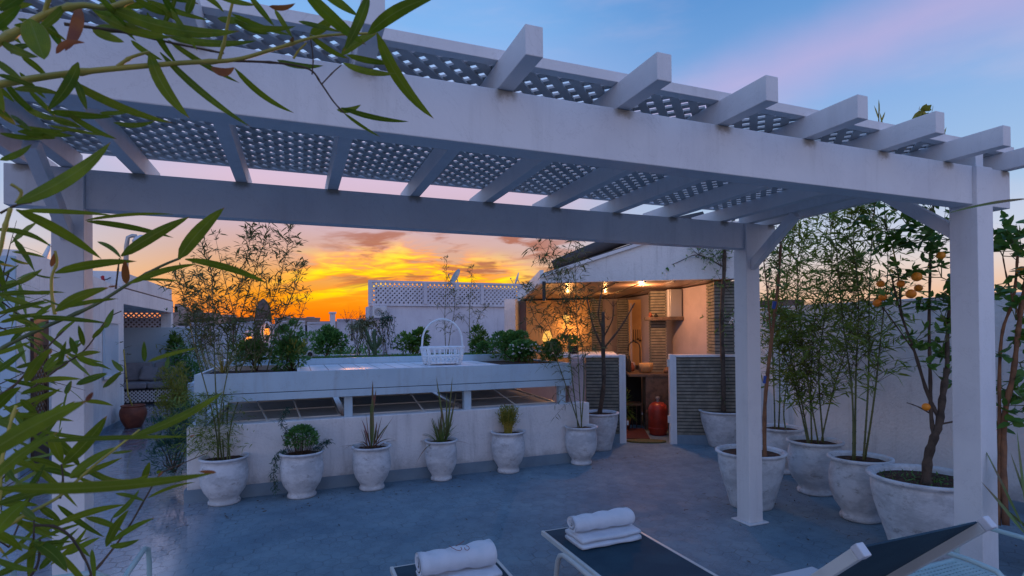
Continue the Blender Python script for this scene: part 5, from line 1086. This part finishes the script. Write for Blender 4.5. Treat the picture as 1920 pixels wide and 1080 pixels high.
# cactus
a = P8(703, 667, 8.3); ct = thing('cactus', 'branched columnar cactus standing before the violet wall', 'cactus', (a.x, 8.3, 1.36)); o0 = Vector((a.x, 8.3, 1.36))
def cact(pts, r, nm='arm'):
    q = MB(); sp_ = smoothpts(pts, 5); q.tube(sp_, [r*(.75 if i in (0,) else 1)*(1 if i < len(sp_)-2 else .55) for i in range(len(sp_))], 9)
    for i in range(len(sp_)*6):
        p = sp_[i % len(sp_)]+Vector((rnd(-1, 1), rnd(-1, 0), rnd(-1, 1)))*r*.6; q.leaf(p, (p-sp_[i % len(sp_)]), (0, 0, 1), r*.9, .004, 0)
    q.build(nm, M['cactus'], ct, smooth=False)
cact([o0, o0+Vector((0, 0, .14)), o0+Vector((-.01, 0, .3)), o0+Vector((0, 0, .42))], .028, 'stem')
for pts in (((0, 0, .12), (-.07, 0, .22), (-.11, 0, .40)), ((0, 0, .12), (.07, 0, .2), (.10, 0, .33)), ((0, 0, .15), (.05, -.02, .22), (.055, -.02, .31)), ((-.01, 0, .10), (-.06, .02, .16), (-.13, .02, .45))): cact([o0+Vector(p) for p in pts], .020)
# hanging grey-green climbers on the violet wall
for i, (px, py, n_, mt, lab) in enumerate(((672, 625, 900, 'lgrey', 'grey green climber drooping over the far wall right of the bush'), (690, 620, 700, 'lfar', 'olive climber trailing beside the cactus'), (722, 612, 500, 'lfern', 'small bluish hanging plant behind the cactus'))):
    c = AY(px, 600, 9.1 if i < 2 else 9.2); t = thing('climber', lab, 'climbing plant', (c.x, c.y, 1.36), 'climbers on the far planter wall'); lf, tw = MB(), MB(); top = AY(px, py-22, c.y).z
    for j in range(9):
        q = smoothpts([(c.x+rnd(-.03, .03), c.y, 1.36), (c.x+rnd(-.1, .1), c.y, top*.7+.45), (c.x+rnd(-.16, .16), c.y, top+rnd(-.1, .05)), (c.x+rnd(-.25, .25), c.y-.05, 1.5+rnd(-.05, .2))], 4); tw.tube(q, .003, 4, False)
        for _ in range(n_//9): p = q[random.randrange(4, len(q))]; lf.leaf(p+rdir(-1, 1)*.04, rdir(-1.4, .4), rdir(-.5, .5), rnd(.03, .06), .012, .3)
    fin(t, tw, lf, mt)
# slender bamboos behind the basket, and left group in the planter block
def freebamboo(label, base, culms, lm='lfar', sub=3, per=6, group='slender bamboos beyond the planters', leafL=(.05, .1), r=.007, bl=(.12, .3), w=.012):
    t = thing('bamboo', label, 'bamboo', base, group); b = Vector(base); tw, lf = MB(), MB()
    for (bx, pts, h0) in culms: bamboo_culm(t, tw, lf, [b+Vector((bx, 0, 0))]+[up(b, a, c_, rnd(-.1, .2)) for a, c_ in pts], r, h0, .12, bl, leafL, w, per, sub, 'culm', (.1, 1.2), .2)
    fin(t, tw, lf, lm); return t
a = P8(836, 668, 8.8); freebamboo('slender bamboo rising through the basket handle before the lattice', (a.x, 8.8, 1.36), [(0, ((834, 600), (836, 540), (838, 484)), .25), (.03, ((845, 620), (852, 580), (850, 545)), .3)])
a = P8(882, 668, 8.8); freebamboo('slender bamboo right of the basket handle before the lattice', (a.x, 8.8, 1.36), [(0, ((880, 600), (882, 550), (886, 502)), .3), (.04, ((888, 625), (900, 590), (915, 575)), .3)])
freebamboo('twin stemmed bamboo on the far left planter block against the orange sky', (-1.55, 12.0, .85), [(-.04, ((368, 650), (366, 590), (345, 520)), .3), (.05, ((378, 650), (380, 580), (372, 512)), .3), (0, ((372, 640), (362, 590), (350, 540)), .3), (.08, ((384, 640), (390, 590), (398, 545)), .3)], sub=4, per=6, leafL=(.08, .15), r=.012, bl=(.25, .6), w=.016)
freebamboo('broad bamboo clump on the left soil bed with an open crown before the sunset', (-.45, 7.1, 1.27), [(-.2, ((440, 600), (420, 520), (405, 450)), .3), (.0, ((478, 600), (490, 520), (500, 430)), .3), (.12, ((520, 620), (545, 560), (560, 505)), .25), (.2, ((540, 640), (565, 590), (575, 560)), .3), (-.3, ((425, 620), (395, 560), (380, 520)), .3)], sub=3, per=5, r=.007, bl=(.15, .38), leafL=(.05, .1))
random.seed(44)
# dry sprawling shoots at the bed's left end
t = thing('dry_shrub', 'tangle of dry tan shoots at the left end of the soil bed', 'shrub', (-.85, 7.2, 1.27)); tw, lf = MB(), MB()
shoots(tw, lf, Vector((-.8, 7.2, 1.27)), 46, .48, (.4, 1.5), (.03, .06), .007, 7, .003, .3); fin(t, tw, lf, 'lgrey', 'culmy')
# yellow-green and dark fine shrubs at the passage, left end of the low wall
a = G(325, 772); crown('feathery_shrub', 'soft yellow green feathery shrub at the left end of the low wall', (-1.95, 10.8, .0), .30, .35, .80, 3000, (.05, .09), .012, 'lyel', lumps=12)
crown('feathery_shrub', 'dark green feathery fern drooping over the corner of the low wall', (-1.32, 7.3, .15), .36, .4, .48, 2200, (.04, .08), .010, 'lfern', lumps=12)
crown('leafy_shrub', 'dark leafy shrub beside the planter block in the passage', (-2.0, 12.4, 0), .25, .25, .5, 700, (.06, .1), .03, 'lcit', lumps=9)
a = AY(300, 650, 16.9); crown('wall_creeper', 'dark creeper hanging on the pale blue wall above the sofa', (-3.0, 16.9, .9), .25, .1, .65, 500, (.08, .13), .05, 'lcit', 'climbing plant')
crown('tall_bush', 'dusky bushes along the far parapet below the sunset', (-.3, 15.8, 0), 1.7, .6, 1.15, 4200, (.08, .15), .035, 'lbush', lumps=26)
crown('tall_bush', 'dark bushes along the far wall left of the lattice building', (1.2, 12.2, 0), .8, .5, 1.0, 2600, (.07, .12), .03, 'lbush', lumps=20)
for (px, y, lab) in ((345, 16.2, 'dark bush left of the bamboo under the far parapet'), ):
    a = AY(px, 640, y); crown('tall_bush', lab, (a.x, y, 0), .6, .5, 1.0, 1500, (.07, .12), .03, 'lbush', lumps=14)
# thin weeds on the skyline by the pillar
t = thing('dry_weed', 'thin dry reddish weed sprays against the orange sky left of the lattice building', 'weed', (2.0, 17.5, 2.1)); tw, lf = MB(), MB()
for px in (650, 672): shoots(tw, lf, AY(px, 605, 17.9), 10, .55, (.5, 1.5), (.03, .06), .012, 8, .006, .3)
fin(t, tw, lf, 'lred')
# ================================================================== foreground bamboo reaching in from the left
random.seed(5)
fg = thing('bamboo_plant', 'close up bamboo with broad green leaves reaching in from the left edge', 'bamboo', (-1.1, .9, 0))
def stem(pts, w0, w1, D, mt='culmy', name='branch'):
    q = MB(); P_ = smoothpts([AT(a, b, D if not isinstance(D, tuple) else D[0]+(D[1]-D[0])*i/(len(pts)-1)) for i, (a, b) in enumerate(pts)], 6); k = len(P_)
    r0 = w0/2*.9/FPX; r1 = w1/2*.9/FPX
    rad = [ (r0+(r1-r0)*i/(k-1))*(P_[i]-Vector((0, 0, EYE))).length*(1.35 if i % 11 == 5 else 1) for i in range(k)]
    q.tube(P_, rad, 8); return q.build(name, M[mt], fg, smooth=True)
def leaves(L_, mt='leafbig', name='foliage', par=None):
    q = MB(); AU, AV, AI = [], [], []
    for it in L_:
        idv = random.random(); random_state = None
        bx, by, tx, ty, w, D = it[:6]; bend = it[6] if len(it) > 6 else 0; dz = rnd(-.12, .12)*D*.6
        a = AT(bx, by, D); e = AT(tx, ty, D+dz); ax = e-a; view = (a-Vector((0, 0, EYE))).normalized(); side = ax.cross(view).normalized()
        tw_ = rnd(-.5, .5); side = (side*cos(tw_)+view*sin(tw_)).normalized(); pn = ax.cross(view).normalized(); width = w/FPX*D*.69/max(.6, cos(tw_))
        n_ = 9; prev = None; vs = []; fs = []; fold = rnd(.1, .35); nrm = side.cross(ax.normalized())
        pb = bend/FPX*D; drp = rnd(.01, .05)*ax.length
        for i in range(n_+1):
            t = i/n_; c = a+ax*t+pn*pb*4*t*(1-t)-view*drp*sin(pi*t)
            k = 1.19*(t+.004)**.5*(1-t)**.8 if 0 <= t < 1 else .0
            if i == n_: idx = [len(vs)]; vs.append(c)
            else: idx = [len(vs), len(vs)+1, len(vs)+2]; vs += [c-side*width*k+nrm*fold*width*k, c, c+side*width*k+nrm*fold*width*k]
            if prev: fs += [(prev[0], prev[1], idx[0]), (prev[1], prev[2], idx[0])] if len(idx) == 1 else [(prev[0], prev[1], idx[1], idx[0]), (prev[1], prev[2], idx[2], idx[1])]
            AU += [1.0] if i == n_ else [0.0, 1.0, 2.0]; AV += [t]*(1 if i == n_ else 3); AI += [idv]*(1 if i == n_ else 3)
            prev = idx
        q.add(vs, fs)
    o = q.build(name, M[mt], par or fg, smooth=True)
    for nm, dat in (('across', AU), ('along', AV), ('leafid', AI)):
        at_ = o.data.attributes.new(nm, 'FLOAT', 'POINT'); at_.data.foreach_set('value', dat)
    return o
# upper spray
s1 = stem([(-60, 170), (0, 158), (90, 143), (190, 131), (340, 118), (440, 112), (520, 90), (600, 68), (705, 62)], 12, 4, .85)
s2 = stem([(-40, 100), (30, 60), (90, 25), (150, 10), (200, 14), (250, 0)], 12, 7, .8); stem([(120, 45), (230, 60), (320, 80), (420, 100)], 5, 3, .85, 'twig'); stem([(90, 40), (85, 20), (95, -10)], 7, 6, .8)
stem([(430, 114), (520, 118), (580, 130), (603, 158), (625, 190), (645, 212)], 4, 2.5, .85, 'twig'); stem([(220, 125), (245, 108), (280, 97)], 6, 4, .85)
stem([(410, 115), (420, 80), (430, 30), (440, -10)], 6, 4, .85); stem([(603, 158), (625, 135), (640, 122)], 2.5, 2, .85, 'twig'); stem([(585, 140), (587, 110), (582, 70)], 2.5, 2, .85, 'twig'); stem([(550, 110), (560, 95), (575, 80)], 4, 3, .85)
U = [(187, 7, 450, 58, 26, .8, -14), (173, 18, 325, 70, 19, .84, -8), (55, 35, 83, 112, 42, .78, 0), (0, 78, 72, 107, 15, .8, -3), (280, 97, 356, 222, 25, .85, -8), (300, 98, 470, 238, 15, .86, -6),
     (440, 128, 552, 212, 14, .86, -8), (-10, 112, 42, 150, 13, .8), (115, 143, 325, 231, 17, .84, -8), (147, 117, 87, 208, 20, .82, 4), (143, 150, 163, 206, 13, .83), (93, 210, 214, 219, 15, .85, -2), (187, 212, 250, 207, 9, .85, -2),
     (213, 230, 292, 226, 10, .84, -5), (313, 68, 482, 76, 15, .86, -6), (315, 75, 450, 156, 12, .87, -3), (435, 26, 547, 66, 11, .86, -4), (468, -8, 515, 50, 13, .84), (515, 18, 549, 72, 11, .86), (520, 113, 607, 123, 13, .87, -4), (580, 65, 654, 110, 13, .85, -4),
     (582, 64, 628, 26, 21, .86, -3), (350, 26, 366, -16, 15, .82), (380, -8, 420, 23, 11, .84, 3), (90, 45, 118, 92, 15, .82), (570, -18, 686, 84, 29, .78, -4), (690, 64, 822, -8, 29, .82, 8), (707, 62, 814, 223, 29, .83, -12), (692, -10, 644, 97, 23, .8, 3),
     (640, 102, 708, 62, 20, .85, 4), (650, 103, 742, 119, 14, .84, -3), (643, 118, 744, 138, 15, .84, -5), (640, 202, 767, 228, 13, .86, -5), (632, 206, 677, 196, 13, .86, -4), (645, 212, 714, 257, 8, .87, -2), (30, 381, 208, 266, 27, .7, -8),
     (600, -20, 672, 30, 20, .8), (250, -5, 330, 30, 14, .82, -4), (400, -12, 480, 10, 12, .83, -2), (-20, 60, 40, 10, 18, .8), (20, 100, 60, 85, 12, .8, 3), (0, 20, 60, -20, 16, .82), (560, 40, 640, 60, 10, .85), (120, 10, 60, 60, 14, .8, 3), (200, -10, 260, 60, 12, .85), (330, -5, 300, 60, 10, .86),
     (-10, 200, 30, 235, 14, .8), (-20, 140, 8, 212, 16, .8), (55, 170, 105, 220, 10, .85), (20, 215, 60, 245, 9, .85), (30, 235, 130, 245, 9, .84, -3), (0, 250, 95, 258, 10, .82, -3), (90, 235, 200, 255, 7, .86), (0, 300, 60, 270, 12, .8, -3), (100, 225, 150, 236, 6, .85)]
leaves(U)
leaves([(150, 12, 122, 96, 20, .82, 3), (505, 12, 554, 6, 11, .84, -4), (105, 100, 160, 80, 12, .75, 6), (395, 128, 440, 126, 17, .86, -6), (545, 85, 550, 68, 8, .86)], 'leafdry', 'dry_leaves')
# middle spray
s5 = stem([(-40, 690), (0, 655), (80, 615), (175, 573), (245, 530), (300, 500), (338, 484)], 7, 4, .95, 'culm'); stem([(103, 590), (98, 560), (97, 520), (107, 492), (103, 470)], 5, 3.5, .95, 'culmy'); stem([(217, 542), (222, 500), (224, 484)], 3, 2, .97, 'twig')
stem([(20, 390), (8, 430), (0, 470), (-20, 520)], 6, 5, .8, 'culmy'); stem([(0, 400), (30, 385), (60, 380)], 4, 2, .85, 'twig'); stem([(20, 345), (40, 360), (30, 381)], 5, 4, .75)
stem([(60, 728), (110, 690), (160, 655), (200, 600), (228, 583)], 3, 1.5, 1.0, 'twig'); stem([(-20, 750), (30, 720), (90, 650), (120, 620)], 4, 2, .95, 'twig')
Mi = [(30, 393, 191, 486, 20, .88, 4), (37, 395, 214, 404, 10, .9, 2), (-10, 430, 98, 464, 11, .85, 8), (160, 413, 328, 402, 7, .95, 4), (163, 415, 326, 446, 13, .94, 3), (227, 480, 356, 406, 23, .92, 3), (335, 485, 421, 389, 30, .88, 4),
      (347, 486, 503, 532, 17, .9, 6), (103, 512, 257, 490, 18, .9, 4), (243, 532, 371, 495, 14, .93, 4), (260, 525, 342, 528, 6, .95, 2), (103, 584, 205, 539, 20, .88, 5), (120, 577, 222, 560, 9, .92, 2), (55, 594, 202, 606, 11, .92, 2),
      (-10, 553, 98, 552, 10, .9, 3), (183, 453, 228, 486, 9, .93, 4), (197, 615, 213, 579, 12, .95), (173, 634, 198, 609, 9, .95), (157, 648, 147, 609, 10, .95), (143, 664, 131, 631, 12, .93), (110, 678, 124, 639, 8, .95), (47, 718, 97, 652, 18, .88, 3),
      (83, 698, 111, 672, 8, .95), (230, 696, 209, 674, 11, .95), (198, 722, 228, 696, 11, .93), (143, 721, 202, 699, 11, .93, 2), (57, 717, 154, 711, 11, .92, 3), (271, 678, 270, 639, 10, .9), (277, 678, 372, 652, 9, .92, 2), (-10, 630, 84, 616, 12, .88, 3),
      (-10, 590, 90, 562, 9, .9), (-10, 545, 40, 530, 10, .88), (0, 605, 60, 590, 8, .9), (-10, 665, 60, 640, 9, .9), (20, 640, 60, 604, 8, .92), (30, 690, 80, 676, 8, .92), (312, 690, 316, 668, 9, .92), (-10, 700, 50, 655, 12, .88), (-10, 480, 15, 560, 10, .9), (0, 520, 36, 496, 5, .92), (0, 495, 30, 500, 5, .92), (60, 512, 115, 520, 4, .95, -3), (80, 560, 130, 580, 4, .95)]
leaves(Mi); leaves([(237, 532, 234, 488, 15, .93), (96, 500, 106, 470, 9, .95), (97, 655, 88, 665, 8, .88), (203, 538, 220, 536, 4, .93)], 'leafdry', 'dry_leaves')
# lower spray, some leaves very near
stem([(-20, 1010), (40, 970), (105, 935), (140, 905), (180, 870), (246, 818), (262, 805)], 6, 3, .85, 'culmy'); stem([(64, 985), (105, 988), (135, 1010), (165, 1060), (175, 1100)], 4, 3, .85, 'twig'); stem([(63, 1012), (64, 975)], 3, 2, .85, 'twig')
stem([(150, 1100), (195, 1050), (240, 990), (275, 930), (300, 890), (340, 870), (388, 850)], 4, 1.5, .95, 'twig'); stem([(112, 935), (118, 900), (115, 870)], 4, 2, .85, 'twig'); stem([(205, 1020), (206, 990), (210, 972)], 2.5, 2, .9, 'twig')
stem([(-10, 1060), (0, 900), (10, 830), (30, 760)], 6, 4, .8, 'culmy'); stem([(40, 1100), (70, 1060), (75, 1010)], 4, 3, .85, 'twig')
Lo = [(-40, 862, 166, 750, 34, .52, 5), (-20, 905, 110, 810, 20, .56, 6), (246, 819, 421, 733, 19, .6, -6), (70, 828, 361, 819, 10, .7, 2), (-10, 916, 407, 886, 24, .52, -9), (118, 872, 201, 779, 25, .8, -3), (93, 818, 151, 877, 18, .82, 3), (95, 816, 118, 870, 20, .8),
      (130, 895, 216, 838, 17, .82, 3), (175, 882, 284, 887, 13, .85, -15), (269, 902, 281, 866, 13, .88), (-10, 948, 100, 921, 14, .8, 3), (-10, 1002, 52, 938, 28, .72, 3), (37, 950, 68, 974, 13, .85), (74, 950, 115, 979, 13, .85), (101, 986, 236, 946, 14, .85, 4),
      (161, 970, 231, 996, 12, .87, 2), (210, 972, 262, 917, 11, .88, -3), (199, 1025, 242, 955, 16, .86, 3), (210, 1015, 290, 971, 12, .87, 3), (206, 1024, 262, 1011, 12, .87, -3), (217, 925, 272, 940, 8, .9, 2), (277, 934, 367, 904, 7, .92, 4), (62, 1016, 126, 1073, 21, .84, 4),
      (74, 1068, 124, 1012, 13, .85), (62, 1012, 54, 1090, 13, .85), (-10, 1047, 72, 1070, 11, .82, -3), (172, 1030, 178, 1090, 9, .88), (-10, 995, 43, 1034, 14, .82, 2), (56, 860, 124, 883, 10, .86, 3), (-10, 770, 40, 725, 18, .84, 3), (39, 749, 71, 778, 13, .88),
      (39, 739, 99, 727, 10, .88, 2), (7, 792, 36, 766, 10, .9), (-10, 788, 40, 810, 14, .86, 2), (158, 752, 213, 761, 9, .93, 2), (144, 721, 202, 701, 10, .93), (193, 727, 227, 698, 10, .93), (123, 739, 134, 713, 10, .93), (105, 776, 141, 752, 9, .92), (-10, 850, 30, 905, 14, .85),
      (-10, 930, 50, 910, 10, .85), (-10, 1080, 40, 1058, 12, .85), (80, 770, 72, 806, 10, .9), (110, 730, 60, 760, 8, .9), (135, 1010, 170, 1045, 8, .88), (10, 905, 30, 860, 9, .88), (293, 886, 303, 884, 6, .92), (210, 850, 250, 845, 6, .9), (20, 960, 60, 1000, 9, .88)]
leaves(Lo); leaves([(405, 886, 372, 884, 8, .52), (161, 753, 175, 735, 9, .52), (355, 819, 366, 816, 4, .7), (297, 893, 306, 883, 5, .92)], 'leafdry', 'dry_leaves')
# finer twigs and small leaves filling the left margin
tw, lf = MB(), MB()
for i in range(16):
    p = AT(rnd(-60, 20), rnd(440, 1060), rnd(1.0, 1.35)); shoots(tw, lf, p, 2, .17, (-.7, .9), (.04, .075), .007, 5, .0013, .2)
tw.build('fine_twigs', M['twig'], fg); lf.build('fine_leaves', M['lbam'], fg)
def scatter(anchors, n_, Lr, wr, Dr, ang, mt='leafbig'):
    out = []
    for i in range(n_):
        x, y = random.choice(anchors); x += rnd(-28, 28); y += rnd(-22, 22); a = radians(rnd(*ang)); L_ = rnd(*Lr); out.append((x, y, x+L_*cos(a), y-L_*sin(a), rnd(*wr), rnd(*Dr), rnd(-5, 3)))
    return leaves(out, mt)
scatter([(0, 600), (20, 700), (10, 780), (30, 860), (60, 900), (20, 960), (60, 1020), (110, 1040), (0, 1040), (90, 960), (150, 900), (50, 820), (0, 900)], 40, (55, 125), (7, 12), (.84, 1.15), (-50, 62))
scatter([(0, 470), (20, 540), (40, 590), (90, 700), (120, 650)], 20, (40, 90), (6, 12), (.95, 1.2), (-40, 50))
scatter([(0, 20), (40, 30), (100, 10), (200, 5), (300, 10), (250, 60), (60, 90), (150, 60), (420, 30)], 24, (60, 140), (10, 16), (.78, .95), (-60, 20))
scatter([(10, 150), (60, 180), (20, 230), (100, 200)], 10, (50, 110), (9, 14), (.82, .95), (-60, 0))
# the rest of the plant, outside the frame, down to the floor
q = MB(); q.tube(smoothpts([(-1.15, .85, .35), (-1.0, .9, 1.0), (-.85, .85, 1.5), AT(-60, 170, .85)], 5), .010, 8); q.tube(smoothpts([(-1.1, .95, .35), (-.95, .95, .8), (-.9, .9, 1.3), AT(-40, 690, .95)], 5), .009, 8); q.tube(smoothpts([(-1.08, .9, .35), (-.9, .9, .8), AT(-20, 1010, .85)], 5), .008, 8); q.build('main_culm', M['culmy'], fg, smooth=True)
urn(fg, (-1.1, .9, 0), .25, .42)
q = MB(); q.leaf(AT(1935, 372, 1.4), AT(1848, 388, 1.4)-AT(1935, 372, 1.4)+Vector((0, 0, .01)), (0, .3, 1), .125, .006, .15, 8)
o = q.build('stray_blade', M['lblade']); tag(o, 'single thin dark blade poking in at the right edge beside the beam end', 'leaf')
